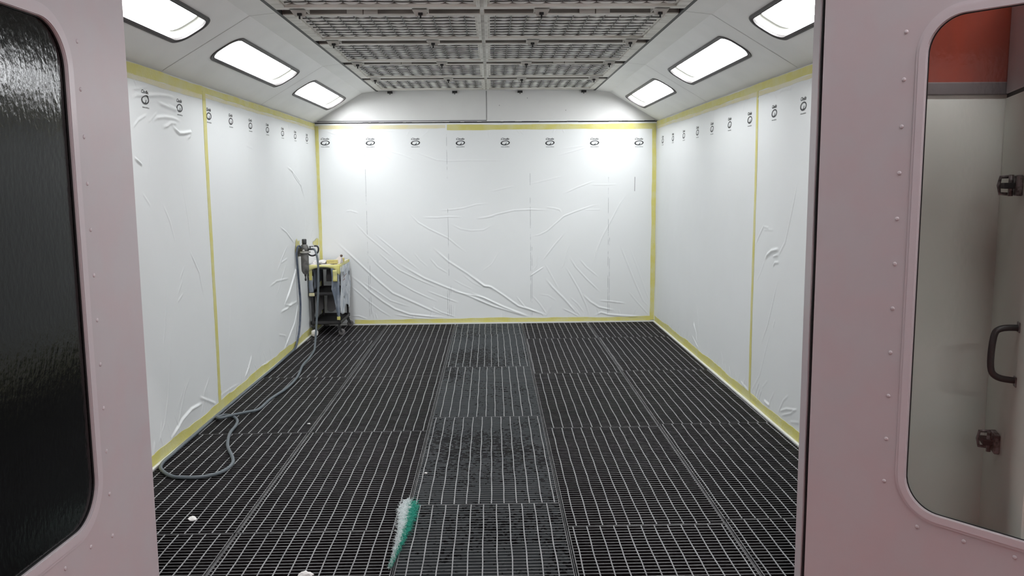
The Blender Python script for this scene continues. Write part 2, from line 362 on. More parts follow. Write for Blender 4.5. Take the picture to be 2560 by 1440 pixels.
FOLDS_LEFT = [
(12,[(8.652,0.883),(8.475,0.743),(8.216,0.593),(8.022,0.497)]),
(6,[(8.022,0.497),(8.249,0.457),(8.546,0.456)]),
(6,[(7.864,0.447),(8.079,0.448),(8.369,0.474)]),
(4,[(8.21,1.045),(8.004,0.955),(7.804,0.843)]),
(4,[(8.123,0.863),(7.973,0.772),(7.74,0.616)]),
(3,[(8.218,0.929),(7.944,0.908)]),
(4,[(7.516,0.735),(7.764,0.756),(8.239,0.728)]),
(5,[(7.976,1.248),(8.207,1.188),(8.53,1.056)]),
(4,[(8.345,1.821),(8.512,1.796),(8.648,1.728),(8.912,1.636),(9.113,1.472)]),
(6,[(9.084,1.309),(9.009,1.074)]),
(3,[(9.292,1.316),(9.159,1.155)]),
(5,[(9.485,1.183),(9.241,1.028)]),
(8,[(8.625,0.553),(8.57,0.416),(8.39,0.258),(7.903,0.058)]),
(8,[(8.679,0.43),(8.593,0.195),(8.282,-0.019)]),
(5,[(8.806,0.678),(8.743,0.317),(8.543,0.087)]),
(3,[(6.434,0.903),(6.375,0.685),(6.273,0.392)]),
(2,[(5.182,1.531),(5.276,1.425),(5.347,1.29)]),
(3,[(5.58,1.218),(5.669,1.126),(5.738,1.053),(5.756,0.993),(5.818,0.859)]),
(3,[(5.464,1.119),(5.379,1.047)]),
(3,[(5.427,1.041),(5.329,0.955)]),
(3,[(5.322,0.911),(5.425,0.953)]),
(1,[(5.042,1.844),(4.977,1.682)]),
(3,[(5.167,1.089),(5.119,0.88),(5.033,0.646)]),
(2,[(5.207,0.84),(5.172,0.618)]),
(1.5,[(5.497,1.719),(5.588,1.429),(5.615,1.28)]),
(3,[(7.175,0.33),(7.05,0.233)]),
(3,[(4.805,1.805),(4.912,1.765)]),
(2,[(4.887,1.602),(4.993,1.528)]),
(7,[(4.825,2.138),(4.892,2.158),(5.064,2.173),(5.211,2.191),(5.352,2.2),(5.486,2.198)]),
(6,[(5.191,2.143),(5.341,2.132),(5.515,2.119)]),
(4,[(5.344,2.147),(5.516,2.127)]),
(6,[(5.101,2.031),(5.165,2.052),(5.279,2.066),(5.411,2.068),(5.548,2.06)]),
(4,[(4.81,1.969),(4.893,2.02),(5.023,2.062)]),
(3,[(5.028,2.016),(5.17,2.084)]),
(6,[(5.244,1.999),(5.323,2.017),(5.379,2.036),(5.488,2.041)]),
(8,[(5.391,2.024),(5.455,2),(5.514,1.981),(5.593,1.985),(5.729,2.001),(5.709,1.973),(5.646,1.951)]),
(3,[(4.832,2.186),(4.978,2.208),(5.072,2.226)]),
(4,[(4.805,1.803),(4.909,1.764)]),
(2,[(6.985,1.97),(7.192,1.949)]),
(4,[(8.349,1.817),(8.61,1.765),(8.847,1.684),(9.016,1.572)]),
(10,[(5.673,0.159),(5.444,0.175),(5.273,0.152),(5.06,0.078)]),
(5,[(5.704,0.189),(5.637,0.103)]),
(4,[(5.834,0.309),(5.71,0.225),(5.654,0.127)]),
(3,[(5.454,0.39),(5.347,0.326),(5.203,0.146)]),
(2,[(5.378,0.372),(5.222,0.263)]),
(3,[(5.166,0.686),(5.072,0.354),(4.996,0.208),(4.867,0.099)]),
(6,[(5.603,0.215),(5.94,0.078)]),
(7,[(6.879,0.245),(6.791,0.175),(6.667,0.103)]),
(3,[(6.942,0.152),(7.01,0.08)]),
(3,[(6.005,0.115),(6.351,0.104),(6.486,0.092)]),
(4,[(4.956,0.086),(4.925,0.146),(4.96,0.243)]),
(4,[(7.135,0.086),(7.395,0.077)]),
(4,[(7.754,0.254),(8.049,0.186)]),
(5,[(7.939,0.452),(8.2,0.439),(8.261,0.47)])]
FOLDS_RIGHT = [
(3,[(5.837,1.339),(5.933,1.263),(6.017,1.19)]),
(3,[(5.85,1.324),(5.737,1.321)]),
(2,[(5.848,1.304),(5.64,1.313)]),
(6,[(5.801,1.098),(5.748,1.135),(5.667,1.168),(5.523,1.192)]),
(4,[(5.637,1.131),(5.533,1.154)]),
(4,[(5.631,1.063),(5.593,1.094),(5.515,1.104)]),
(3,[(5.225,1.64),(5.311,1.446),(5.414,1.243),(5.557,1.129)]),
(2,[(5.8,1.093),(5.879,1),(5.962,0.928)]),
(3,[(5.529,0.975),(5.62,0.798),(5.702,0.645),(5.832,0.488)]),
(5,[(7.833,0.318),(7.663,0.131)]),
(4,[(7.717,0.489),(7.593,0.195)]),
(3,[(8.967,0.173),(8.859,0.088)]),
(3,[(5.048,1.293),(5.052,0.882),(5.062,0.638)]),
(3,[(5.557,0.707),(5.592,0.646)]),
(5,[(7.883,0.169),(7.61,0.094)]),
(4,[(7.831,0.316),(7.698,0.198)]),
(4,[(6.186,0.152),(6.232,0.066)]),
(5,[(6.29,0.102),(6.101,0.083)]),
(4,[(6.023,0.062),(5.85,0.06)]),
(6,[(5.736,0.098),(5.601,0.096)]),
(5,[(5.411,0.112),(5.276,0.164),(5.091,0.208)]),
(5,[(5.369,0.095),(5.198,0.157),(5.092,0.215)]),
(3,[(5.431,0.099),(5.339,0.204),(5.246,0.263)]),
(3,[(5.211,0.097),(5.048,0.138)]),
(2,[(6.072,0.049),(5.844,0.256),(5.648,0.6)]),
(2,[(5.79,0.177),(5.661,0.262)]),
(5,[(5.936,2.263),(5.83,2.239)]),
(4,[(5.061,2.02),(5.027,2.037),(4.967,2.05)]),
(3,[(5.03,1.917),(4.967,1.914)]),
(5,[(5.624,2.226),(5.54,2.237),(5.362,2.226)]),
(6,[(6.379,2.274),(6.312,2.251)])]

# ------------------------------------------------------------------ workshop the camera stands in (outside the frame)
struct('floor_workshop', MB().box((-6, -5, -0.25), (6, YF - 0.02, -0.0)), M['floor_red'], 'red painted workshop floor in front of the booth')
struct('wall_workshop_left', MB().box((-6.1, -5, 0), (-6, 10, 4.6)), M['shop_dark'])
struct('wall_workshop_right', MB().box((6, -5, 0), (6.1, 10, 4.6)), M['shop'])
struct('wall_workshop_rear', MB().box((-6, -5.1, 0), (6, -5, 4.6)), M['shop'])
struct('ceiling_workshop', MB().box((-6.1, -5.1, 4.5), (6.1, 10, 4.6)), M['shop'])
for i, (x, y_, z_, w_) in enumerate(((0.3, -3.9, 3.5, 'rear left'), (3.6, -3.9, 3.5, 'rear right'), (1.5, 1.5, 4.2, 'nearest the booth'))):  # unseen fixtures, added to brighten the door leaves and the side pocket
    r_ = root('added_fill_lamp', 'unseen tube lamp added in the workshop to light doors and pocket, %s' % w_, 'lamp', (x, y_, z_), 0, 'added unseen workshop fill lamps')
    MB().box((-0.9, -0.12, 0.05), (0.9, 0.12, 0.20)).build('housing', M['base'], r_)
    for y in (-0.06, 0.06):
        MB().tube([(-0.85, y, 0.02), (0.85, y, 0.02)], 0.02).build('tube', M['fill_tube' if i < 2 else 'fill_tube_front'], r_)

# ------------------------------------------------------------------ booth shell
struct('floor_pit', MB().box((XL - 0.1, YF, -0.30), (XR + 0.1, YB + 0.1, -0.10)), M['pit'], 'dark pit under the floor grates')
struct('wall_left', MB().box((XL - 0.06, YF, -0.1), (XL, YB + 0.06, ZW)), M['wall'])
struct('wall_right', MB().box((XR, YF, -0.1), (XR + 0.06, YB + 0.06, ZW)), M['wall'])
b = MB().box((XL, YB, -0.1), (XR, YB + 0.06, ZW - 0.01), 0)
KL, KR = (-1.46, 2.668), (1.37, 2.668)
EL, ER = (-1.300, ZC), (1.206, ZC)
b.prism([(XL, ZW + 0.002), (XR, ZW + 0.002), (KR[0], KR[1] + .02), (ER[0], ER[1] + 0.12), (EL[0], EL[1] + 0.12), (KL[0], KL[1] + .02)], YB, YB + 0.06, 1)
struct('wall_back', b, [M['wall'], M['gable']])
# joints of the upper back wall: horizontal and central vertical
b = MB().box((XL + 0.04, YB - 0.003, ZW + 0.012), (XC, YB, ZW + 0.020)).box((XC - 0.002, YB - 0.003, ZW + 0.0), (XC + 0.003, YB, ZC))
x = XL + 0.2
while x < XR - 0.15:
    w = rng.uniform(0.05, 0.22)
    if rng.random() < 0.75: b.box((x, YB - 0.004, ZW - 0.004 + rng.uniform(-.004, .004)), (x + w, YB, ZW + 0.002 + rng.uniform(0, .004)))
    x += w + rng.uniform(0.02, 0.12)
for px_, pz in ((0.42, 2.60), (0.86, 2.46), (0.10, 2.52)): b.box((px_, YB - 0.003, pz), (px_ + 0.007, YB, pz + 0.007))
struct('trim_gable_joint', b, M['seam'])
struct('trim_gable_strip', MB().box((XC, YB - 0.006, ZW + 0.006), (XR - 0.05, YB, ZW + 0.017)), M['base'])

def slope_pt(side, t, y, off=0.0):
    """t 0 at wall top .. 1 at the kink; off = distance below the surface into the room"""
    (x0, z0), (x1, z1) = ((XL, ZW), KL) if side < 0 else ((XR, ZW), KR)
    dx, dz = x1 - x0, z1 - z0; L_ = math.hypot(dx, dz)
    nx, nz = dz / L_ * (1 if side < 0 else -1) * 1.0, -abs(dx) / L_
    if side > 0: nx = -abs(dz) / L_
    else: nx = abs(dz) / L_
    return (x0 + dx * t + nx * off, y, z0 + dz * t + nz * off)

SLEN = math.hypot(KL[0] - XL, KL[1] - ZW)
LAMP_W, LAMP_L, LAMP_T = 0.250, 1.72, 0.564      # width up the slope, length in depth, centre t
LAMPS = [3.36 + 0.80, 5.60 + 0.81, 7.845 + 0.81]

def slope_panel(side):
    b = MB()
    nsx, nsy = 40, 160
    # slope built from quads that leave rectangular openings for the lamps, closed by curved corners
    hw = LAMP_W / 2 / SLEN
    ts = [0, LAMP_T - hw, LAMP_T + hw, 1]
    ys = [YF + 0.05]
    for c in LAMPS: ys += [c - LAMP_L / 2, c + LAMP_L / 2]
    ys.append(YB)
    for i in range(len(ys) - 1):
        for j in range(3):
            if j == 1 and i % 2 == 1: continue
            q = [slope_pt(side, ts[j], ys[i]), slope_pt(side, ts[j + 1], ys[i]), slope_pt(side, ts[j + 1], ys[i + 1]), slope_pt(side, ts[j], ys[i + 1])]
            b.add(q, [(0, 1, 2, 3)])
    # flat strip between kink and filter frames
    K, E = (KL, EL) if side < 0 else (KR, ER)
    b.add([(K[0], ys[0], K[1]), (E[0], ys[0], E[1]), (E[0], YB, E[1]), (K[0], YB, K[1])], [(0, 1, 2, 3)])
    b.add([(E[0], ys[0], E[1]), (E[0], ys[0], E[1] + 0.1), (E[0], YB, E[1] + 0.1), (E[0], YB, E[1])], [(0, 1, 2, 3)])
    # corner fillets of the lamp openings
    for c in LAMPS:
        rect = []
        oval = round_rect(LAMP_L, LAMP_W, 0.085, 6, 0.0)
        for u, v in oval:
            s = min((LAMP_L / 2) / max(abs(u), 1e-6), (LAMP_W / 2) / max(abs(v), 1e-6))
            cu = math.copysign(LAMP_L / 2, u) if abs(u) > LAMP_L / 2 - 0.08 else u
            cv = math.copysign(LAMP_W / 2, v) if abs(v) > LAMP_W / 2 - 0.08 else v
            rect.append((cu, cv))
        n = len(oval)
        vs = [slope_pt(side, LAMP_T + v / SLEN, c + u) for u, v in rect] + [slope_pt(side, LAMP_T + v / SLEN, c + u) for u, v in oval]
        b.add(vs, [(i, (i + 1) % n, (i + 1) % n + n, i + n) for i in range(n)])
    return b
struct('ceiling_slope_left', slope_panel(-1), M['slope'])
struct('ceiling_slope_right', slope_panel(1), M['slope'])
for side in (-1, 1):
    b = MB()
    for y in (3.06, 5.29, 7.515):
        for t0, t1 in ((0.02, 1.0),):
            q = [slope_pt(side, t0, y, 0.0015), slope_pt(side, t1, y, 0.0015), slope_pt(side, t1, y + 0.005, 0.0015), slope_pt(side, t0, y + 0.005, 0.0015)]
            b.add(q, [(0, 1, 2, 3)])
            K, E = (KL, EL) if side < 0 else (KR, ER)
            b.add([(K[0], y, K[1] - 0.0015), (E[0], y, E[1] - 0.0015), (E[0], y + 0.005, E[1] - 0.0015), (K[0], y + 0.005, K[1] - 0.0015)], [(0, 1, 2, 3)])
    struct('trim_slope_seam_%s' % ('left' if side < 0 else 'right'), b, mat('faint_seam', (0.34, 0.33, 0.31), 0.7))
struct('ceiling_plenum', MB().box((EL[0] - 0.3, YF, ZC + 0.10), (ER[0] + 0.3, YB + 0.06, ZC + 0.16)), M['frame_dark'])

# front of the booth with its door opening
OX0, OX1, OZ = -1.40, 1.203, 2.43
b = MB().box((XL - 0.5, YF, 0), (OX0, YF + 0.06, OZ)).box((XL - 0.5, YF, OZ), (2.4, YF + 0.06, 4.5))
struct('wall_front_left', b, M['shop_dark'], 'dark front of the booth left of the entrance')
b = MB().box((OX1 + 0.25, YF, 0), (1.92, YF + 0.06, 1.957), 0).box((OX1 + 0.25, YF, 1.999), (1.92, YF + 0.055, OZ), 1).box((OX1, YF, 0), (OX1 + 0.25, YF + 0.06, OZ), 2)
struct('wall_front_right', b, [M['pale'], M['red'], M['door']], 'pale panel beside the entrance with a red panel above it')
struct('trim_front_right', MB().box((OX1 + 0.25, YF - 0.012, 1.955), (1.91, YF + 0.05, 2.001), 0, 0.004), M['trim_dark'], 'dark grey strip between the pale and the red panel')
# base strips of the booth walls
struct('baseboard_left', MB().box((XL, YF + 0.06, -0.03), (XL + 0.030, YB, 0.008)), M['base'])
struct('baseboard_right', MB().box((XR - 0.030, YF + 0.06, -0.03), (XR, YB, 0.008)), M['base'])
struct('baseboard_back', MB().box((XL, YB - 0.030, -0.03), (XR, YB, 0.012)), M['base'])

# ------------------------------------------------------------------ lamps in the slopes
def ring_on_slope(side, c, o_pts, i_pts, off0, off1):
    n = len(o_pts); vs = []
    for pts, off in ((o_pts, off0), (o_pts, off1), (i_pts, off1), (i_pts, off0)):
        vs += [slope_pt(side, LAMP_T + v / SLEN, c + u, off) for u, v in pts]
    fs = []
    for a in range(4):
        bb = (a + 1) % 4
        fs += [(a * n + i, a * n + (i + 1) % n, bb * n + (i + 1) % n, bb * n + i) for i in range(n)]
    return vs, fs
ORD = ['nearest the entrance', 'in the middle of its row', 'nearest the back wall']
for side in (-1, 1):
    for i, c in enumerate(LAMPS):
        sname = 'left' if side < 0 else 'right'
        p0 = slope_pt(side, LAMP_T, c)
        r_ = root('ceiling_lamp', 'bright rounded booth lamp in the %s sloping ceiling, %s' % (sname, ORD[i]), 'lamp', p0, 0, 'lamps in the sloping ceiling')
        sh = lambda vs: [tuple(Vector(v) - Vector(p0)) for v in vs]
        o1 = round_rect(LAMP_L + 0.010, LAMP_W + 0.010, 0.090, 8, 0.012); i1 = round_rect(LAMP_L - 0.016, LAMP_W - 0.016, 0.080, 8, 0.012)
        i2 = round_rect(LAMP_L - 0.026, LAMP_W - 0.026, 0.075, 8, 0.012); i3 = round_rect(LAMP_L - 0.044, LAMP_W - 0.044, 0.066, 8, 0.012)
        m_ = MB(); vs, fs = ring_on_slope(side, c, o1, i1, -0.004, 0.006); m_.add(sh(vs), fs); m_.build('outer_gasket', M['gasket'], r_)
        m_ = MB(); vs, fs = ring_on_slope(side, c, i1, i2, -0.006, 0.003); m_.add(sh(vs), fs); m_.build('frame', M['gasket_light'], r_)
        m_ = MB(); vs, fs = ring_on_slope(side, c, i2, i3, -0.010, 0.004); m_.add(sh(vs), fs); m_.build('inner_gasket', M['gasket'], r_)
        n = len(i3); dp = -0.065
        m_ = MB(); vs = [slope_pt(side, LAMP_T + v / SLEN, c + u, -0.008) for u, v in i3] + [slope_pt(side, LAMP_T + v / SLEN, c + u, dp) for u, v in i3]
        m_.add(sh(vs), [(k, (k + 1) % n, (k + 1) % n + n, k + n) for k in range(n)] + [tuple(range(n, 2 * n))]); m_.build('reflector', M['lamp_side'], r_)
        m_ = MB(); m_.add(sh([slope_pt(side, LAMP_T + v / SLEN, c + u * (1 - 0.025), dp + 0.010) for u, v in i3]), [tuple(range(n))]); m_.build('diffuser', M['lamp_on'], r_)

# ------------------------------------------------------------------ ceiling filter units
UX0, UX1 = -1.278, 1.184
ROWS = [5.37 - 1.11 * k for k in (2, 1, 0)] + [5.37 + 1.11 * k for k in (1, 2, 3)]
ROWS = sorted(ROWS)
UL = 0.955
RN = ['farthest from the back wall', 'fifth row from the back wall', 'fourth row from the back wall', 'third row from the back wall', 'second row from the back wall', 'touching the back wall']
def filter_unit(w, seed, outer_left):
    """mesh data in local coordinates: x 0..w, y 0..UL, z 0 = underside"""
    rg = random.Random(seed); out = {}
    bl, br = (0.066, 0.020) if outer_left else (0.020, 0.066)
    f = MB()
    H = 0.038
    f.box((0, 0, 0), (w, 0.045, H), 0, 0.003).box((0, UL - 0.07, 0), (w, UL, H), 0, 0.003)
    f.box((0, 0.045, 0), (bl, UL - 0.07, H), 0, 0.003).box((w - br, 0.045, 0), (w, UL - 0.07, H), 0, 0.003)
    # stepped inner lip
    a = 0.016
    f.box((bl, 0.045, 0.012), (bl + a, UL - 0.07, H), 0, 0.002).box((w - br - a, 0.045, 0.012), (w - br, UL - 0.07, H), 0, 0.002)
    f.box((bl, UL - 0.07 - a, 0.014), (w - br, UL - 0.07, H), 0, 0.002)
    f.box((0.004, -0.0015, 0.007), (w - 0.004, 0.002, H + 0.015), 1).box((bl, UL - 0.072 - a, 0.016), (w - br, UL - 0.070 - a, H), 1)  # dark strips: dust plus painted shade on the faces towards the entrance
    out['frame'] = f
    x0, x1, y0, y1 = bl + a, w - br - a, 0.045, UL - 0.07 - a
    nx, ny = 11, 8
    wr = MB(); wz = 0.014
    xs = [x0 + (x1 - x0) * (i + 0.35) / nx for i in range(nx + 0)] ; ysw = [y0 + (y1 - y0) * (j + 0.5) / ny for j in range(ny)]
    for x in xs:
        wr.tube([(x + rg.uniform(-.002, .002), y0 + (y1 - y0) * k / 8, wz + rg.uniform(-.0015, .0015) + (0.012 if k == 8 else 0)) for k in range(9)], 0.0033, n=6)
    for y in ysw:
        wr.tube([(x0 + (x1 - x0) * k / 8, y + rg.uniform(-.003, .003), wz + 0.004 + rg.uniform(-.002, .002)) for k in range(9)], 0.0033, n=6)
    out['wire_grid'] = wr
    NX, NY = nx * 6, ny * 6
    vs = []
    for j in range(NY + 1):
        for i in range(NX + 1):
            u = i / 6 - 0.35; v = j / 6 - 0.5
            pu = abs(math.sin(math.pi * u)) ** 0.6; pv = abs(math.sin(math.pi * v)) ** 0.6
            z = 0.026 - 0.013 * pu * pv + 0.002 * math.sin(i * 0.7 + seed) * math.cos(j * 0.9)
            vs.append((x0 + (x1 - x0) * i / NX, y0 + (y1 - y0) * j / NY, z))
    fs = [(j * (NX + 1) + i, j * (NX + 1) + i + 1, (j + 1) * (NX + 1) + i + 1, (j + 1) * (NX + 1) + i) for j in range(NY) for i in range(NX)]
    pd = MB(); pd.add(vs, fs, 0, True); out['filter_pad'] = pd
    return out
W_L = XC - UX0 - 0.012; W_R = UX1 - XC - 0.012
proto = {}
for hi, (x0, w) in enumerate(((UX0, W_L), (XC + 0.012, W_R))):
    for i, y in enumerate(ROWS):
        r_ = root('ceiling_filter_panel', 'grey framed wire-grid ceiling filter, %s half, %s' % ('left' if hi == 0 else 'right', RN[i]), 'filter panel', (x0, y, ZC), 0, 'ceiling filter panels')
        key = (hi, i % 3)
        if key not in proto:
            parts = filter_unit(w, 11 * hi + i, hi == 0)
            proto[key] = [parts['frame'].build('frame', [M['frame'], M['frame_dust_shade']], r_), parts['wire_grid'].build('wire_grid', M['wire'], r_), parts['filter_pad'].build('filter_pad', M['pad'], r_)]
        else:
            for o in proto[key]:
                c_ = o.copy(); COL.objects.link(c_); c_.parent = r_
# T-rail between left and right units, edge gaskets, cross channels
struct('trim_ceiling_rail', MB().box((XC - 0.012, ROWS[0], ZC + 0.012), (XC + 0.012, YB, ZC + 0.06)), M['frame'])
struct('trim_ceiling_edge_left', MB().box((EL[0], YF + 0.06, ZC + 0.0), (UX0, YB, ZC + 0.09)), M['black'])
struct('trim_ceiling_edge_right', MB().box((UX1, YF + 0.06, ZC + 0.0), (ER[0], YB, ZC + 0.09)), M['black'])
CH = [y - 0.155 for y in ROWS] + [ROWS[-1] + UL]
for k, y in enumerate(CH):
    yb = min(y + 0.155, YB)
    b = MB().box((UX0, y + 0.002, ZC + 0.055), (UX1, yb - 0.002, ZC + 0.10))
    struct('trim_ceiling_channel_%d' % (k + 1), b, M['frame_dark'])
# hinge plates and latch brackets on the channels
def bracket(x, y, lab):
    r_ = root('latch_bracket', lab, 'bracket', (x, y, ZC), 0, 'latch brackets in the ceiling channels')
    m_ = MB()
    P = [(-0.045, -0.012), (0.045, -0.012), (0.030, 0.045), (-0.030, 0.045)]
    # folded plate hanging in the channel, facing the entrance
    m_.add([(-0.048, 0.03, 0.0), (0.048, 0.03, 0.0), (0.030, 0.075, -0.028), (-0.030, 0.075, -0.028)] + [(-0.048, 0.033, 0.003), (0.048, 0.033, 0.003), (0.030, 0.078, -0.025), (-0.030, 0.078, -0.025)],
           [(0, 1, 2, 3), (4, 7, 6, 5), (0, 4, 5, 1), (1, 5, 6, 2), (2, 6, 7, 3), (3, 7, 4, 0)])
    m_.box((-0.046, -0.03, 0.0), (0.046, 0.032, 0.006)).box((-0.045, 0.03, 0.0), (-0.040, 0.14, 0.03)).box((0.040, 0.03, 0.0), (0.045, 0.14, 0.03))
    m_.build('plate', M['bracket'], r_)
    k = MB().box((-0.014, 0.046, -0.026), (0.014, 0.060, -0.008), 0, 0.003).box((-0.005, 0.050, -0.045), (0.005, 0.060, -0.015), 0, 0.002)
    k.build('turn_bolt', M['black'], r_)
BN = ['first', 'second', 'third', 'fourth']
CN = {2: 'channel nearest the entrance', 3: 'second channel from entrance', 4: 'third channel from entrance', 5: 'channel nearest the back wall', 1: 'channel over the entrance'}
for k in (2, 3, 4, 5):
    for j, x in enumerate((-1.149, -0.418, 0.318, 1.045)):
        bracket(x, CH[k] - 0.01, 'folded latch bracket with black bolt, %s from left, %s' % (BN[j], CN[k]))
for k in (2, 4):
    for j, x in enumerate((-0.78, 0.66)):
        o = MB().box((-0.10, 0.0, 0), (-0.003, 0.012, 0.035), 0, 0.002).box((0.003, 0.002, 0.0), (0.09, 0.014, 0.035), 0, 0.002).build('hinge_plate', M['bracket'])
        o.location = (x, ROWS[k] - 0.014, ZC + 0.001)
        tag(o, 'flat steel joint plate in the %s, %s half' % (CN[k], 'left' if j == 0 else 'right'), 'plate', 'joint plates in the ceiling channels')
for j, x in enumerate((-1.14, -0.404, 0.34, 1.069)):
    o = MB().box((-0.028, -0.03, -0.012), (0.028, 0.0, 0.012), 0, 0.002).box((-0.004, -0.02, -0.026), (0.004, -0.012, -0.010)).build('rear_latch', M['black'])
    o.location = (x, YB, ZC - 0.012)
    tag(o, 'small black latch at the top of the back wall, %s from the left' % BN[j], 'latch', 'latches at the top of the back wall')

# ------------------------------------------------------------------ masking film on the walls
WALLS = {
    'back': lambda u, v, o: (u, YB - o, v),
    'left': lambda u, v, o: (XL + o, u, v),
    'right': lambda u, v, o: (XR - o, u, v)}
FOLDS = {'back': list(FOLDS_BACK), 'left': list(FOLDS_LEFT), 'right': list(FOLDS_RIGHT)}
_r2 = random.Random(5)
# small gathers along the taped hems
for wname, u0, u1, n in (('back', -1.4, 1.85, 16), ('left', 4.4, 9.0, 34), ('right', 4.4, 9.6, 38)):
    for _ in range(n):
        u = _r2.uniform(u0, u1); h_ = _r2.uniform(0.04, 0.16); k = _r2.uniform(-0.8, 0.8) * h_
        FOLDS[wname].append((_r2.uniform(1.0, 3.5 if wname == 'back' else 5), [(u, 0.07), (u + k * 0.4, 0.07 + h_ * 0.5), (u + k, 0.07 + h_)]))
for wname, u0, u1, n in (('back', -1.9, 1.8, 14), ('left', 4.6, 9.4, 12), ('right', 4.6, 9.4, 16)):
    for _ in range(n):
        u = _r2.uniform(u0, u1); h_ = _r2.uniform(0.03, 0.09); k = _r2.uniform(-1.2, 1.2) * h_
        FOLDS[wname].append((_r2.uniform(1, 3), [(u, 2.25), (u + k, 2.25 - h_)]))
FS = {'back': 0.0068, 'left': 0.0072, 'right': 0.0072}

def film_height(wname, U, V):
    U = np.asarray(U, float); V = np.asarray(V, float)
    H = 0.012 + 0.0016 * np.sin(U * 2.3 + 1.1) * np.sin(V * 2.9) + 0.0010 * np.sin(U * 6.1 + V * 3.3)
    H += 0.0004 * np.sin(U * 23 + 3 * np.sin(V * 5)) * np.sin(V * 9 + U * 4)
    sg = FS[wname]
    for amp, pts in FOLDS[wname]:
        a = amp * (0.0013 if wname == 'back' else 0.0011)
        pu = [q[0] for q in pts]; pv = [q[1] for q in pts]
        sel = (U > min(pu) - 0.05) & (U < max(pu) + 0.05) & (V > min(pv) - 0.05) & (V < max(pv) + 0.05)
        if not sel.any(): continue
        u = U[sel]; v = V[sel]; best = np.full(u.shape, 9.0); pos = np.zeros(u.shape)
        seg = [math.dist(pts[i], pts[i + 1]) for i in range(len(pts) - 1)]; tot = sum(seg) or 1; acc = 0
        for i in range(len(pts) - 1):
            (x0, y0), (x1, y1) = pts[i], pts[i + 1]; dx, dy = x1 - x0, y1 - y0; l2 = dx * dx + dy * dy or 1e-9
            t = np.clip(((u - x0) * dx + (v - y0) * dy) / l2, 0, 1)
            d = np.hypot(u - x0 - t * dx, v - y0 - t * dy); m = d < best
            best = np.where(m, d, best); pos = np.where(m, (acc + t * seg[i]) / tot, pos); acc += seg[i]
        taper = np.clip(np.sin(np.pi * np.clip(pos, 0.02, 0.98)) * 1.8, 0.12, 1)
        s_ = sg * (0.8 + 0.5 * (amp > 5))
        H[sel] += a * taper * (np.exp(-(best / s_) ** 2) * 1.15 - 0.22 * np.exp(-(best / (s_ * 2.6)) ** 2))
    return H

def film(wname, u0, u1, v0, v1, step, label):
    nu = int((u1 - u0) / step); nv = int((v1 - v0) / step)
    U, V = np.meshgrid(np.linspace(u0, u1, nu + 1), np.linspace(v0, v1, nv + 1))
    H = film_height(wname, U.ravel(), V.ravel())
    U = U.ravel(); V = V.ravel()
    if wname == 'back': co = np.stack([U, YB - H, V], 1)
    elif wname == 'left': co = np.stack([XL + H, U, V], 1)
    else: co = np.stack([XR - H, U, V], 1)
    j, i = np.mgrid[0:nv, 0:nu]; a = (j * (nu + 1) + i).ravel()
    q = np.stack([a, a + 1, a + nu + 2, a + nu + 1], 1)
    if wname in ('left',): q = q[:, ::-1]
    me = bpy.data.meshes.new('masking_film')
    me.vertices.add(len(co)); me.vertices.foreach_set('co', co.ravel())
    me.loops.add(q.size); me.loops.foreach_set('vertex_index', q.ravel().astype(np.int32))
    me.polygons.add(len(q)); me.polygons.foreach_set('loop_start', np.arange(0, q.size, 4, dtype=np.int32))
    me.update(calc_edges=True); me.validate()
    me.polygons.foreach_set('use_smooth', np.ones(len(q), bool))
    me.materials.append(M['film'])
    o = bpy.data.objects.new('masking_film', me); COL.objects.link(o)
    return tag(o, label, 'plastic film', 'white films taped over the booth walls')
FILMS = {}
FILMS['back'] = film('back', XL + 0.010, XR - 0.010, 0.022, 2.325, 0.0072, 'white plastic film taped over the back wall, creased towards its lower edge')
FILMS['left_far'] = film('left', 6.005, YB - 0.005, 0.012, 2.325, 0.0080, 'white plastic film on the left wall, long sheet reaching the back corner')
FILMS['left_near'] = film('left', YF + 0.07, 6.025, 0.012, 2.325, 0.0070, 'white plastic film on the left wall, sheet nearest the left door')
FILMS['right_far'] = film('right', 6.045, YB - 0.005, 0.012, 2.325, 0.0080, 'white plastic film on the right wall, long sheet reaching the back corner')
FILMS['right_near'] = film('right', YF + 0.07, 6.065, 0.012, 2.325, 0.0070, 'white plastic film on the right wall, sheet nearest the right door')

def on_wall(wname, uv, off, flip=1):
    H = film_height(wname, [q[0] for q in uv], [q[1] for q in uv])
    return [WALLS[wname](u, v, h_ + off) for (u, v), h_ in zip(uv, H)]

# printed logos: word, ring with a tick, small web address
def text_mesh(body, size, shear):
    cu = bpy.data.curves.new('t', 'FONT'); cu.body = body; cu.size = size; cu.shear = shear; cu.resolution_u = 3
    cu.align_x = 'CENTER'; cu.offset = size * 0.022
    o = bpy.data.objects.new('t', cu); COL.objects.link(o)
    me = bpy.data.meshes.new_from_object(o.evaluated_get(bpy.context.evaluated_depsgraph_get()))
    vs = [(v.co.x, v.co.y) for v in me.vertices]; fs = [list(p.vertices) for p in me.polygons]
    bpy.data.objects.remove(o); bpy.data.curves.remove(cu); bpy.data.meshes.remove(me)
    return vs, fs
W_V, W_F = text_mesh('Cindis', 0.030, 0.35)
A_V, A_F = text_mesh('www.cindis.ie', 0.0125, 0.0)
def fit_w(vs, w, yc):
    xs = [v[0] for v in vs]; ys = [v[1] for v in vs]; k = w / (max(xs) - min(xs)); cx = (max(xs) + min(xs)) / 2; cy = (max(ys) + min(ys)) / 2
    return [((x - cx) * k, (y - cy) + yc) for x, y in vs]
LOGO_V, LOGO_F = [], []
def _ladd(vs, fs):
    n = len(LOGO_V); LOGO_V.extend(vs); LOGO_F.extend([[i + n for i in f] for f in fs])
_ladd(fit_w(W_V, 0.096, 0.046), W_F); _ladd(fit_w(A_V, 0.094, -0.043), A_F)
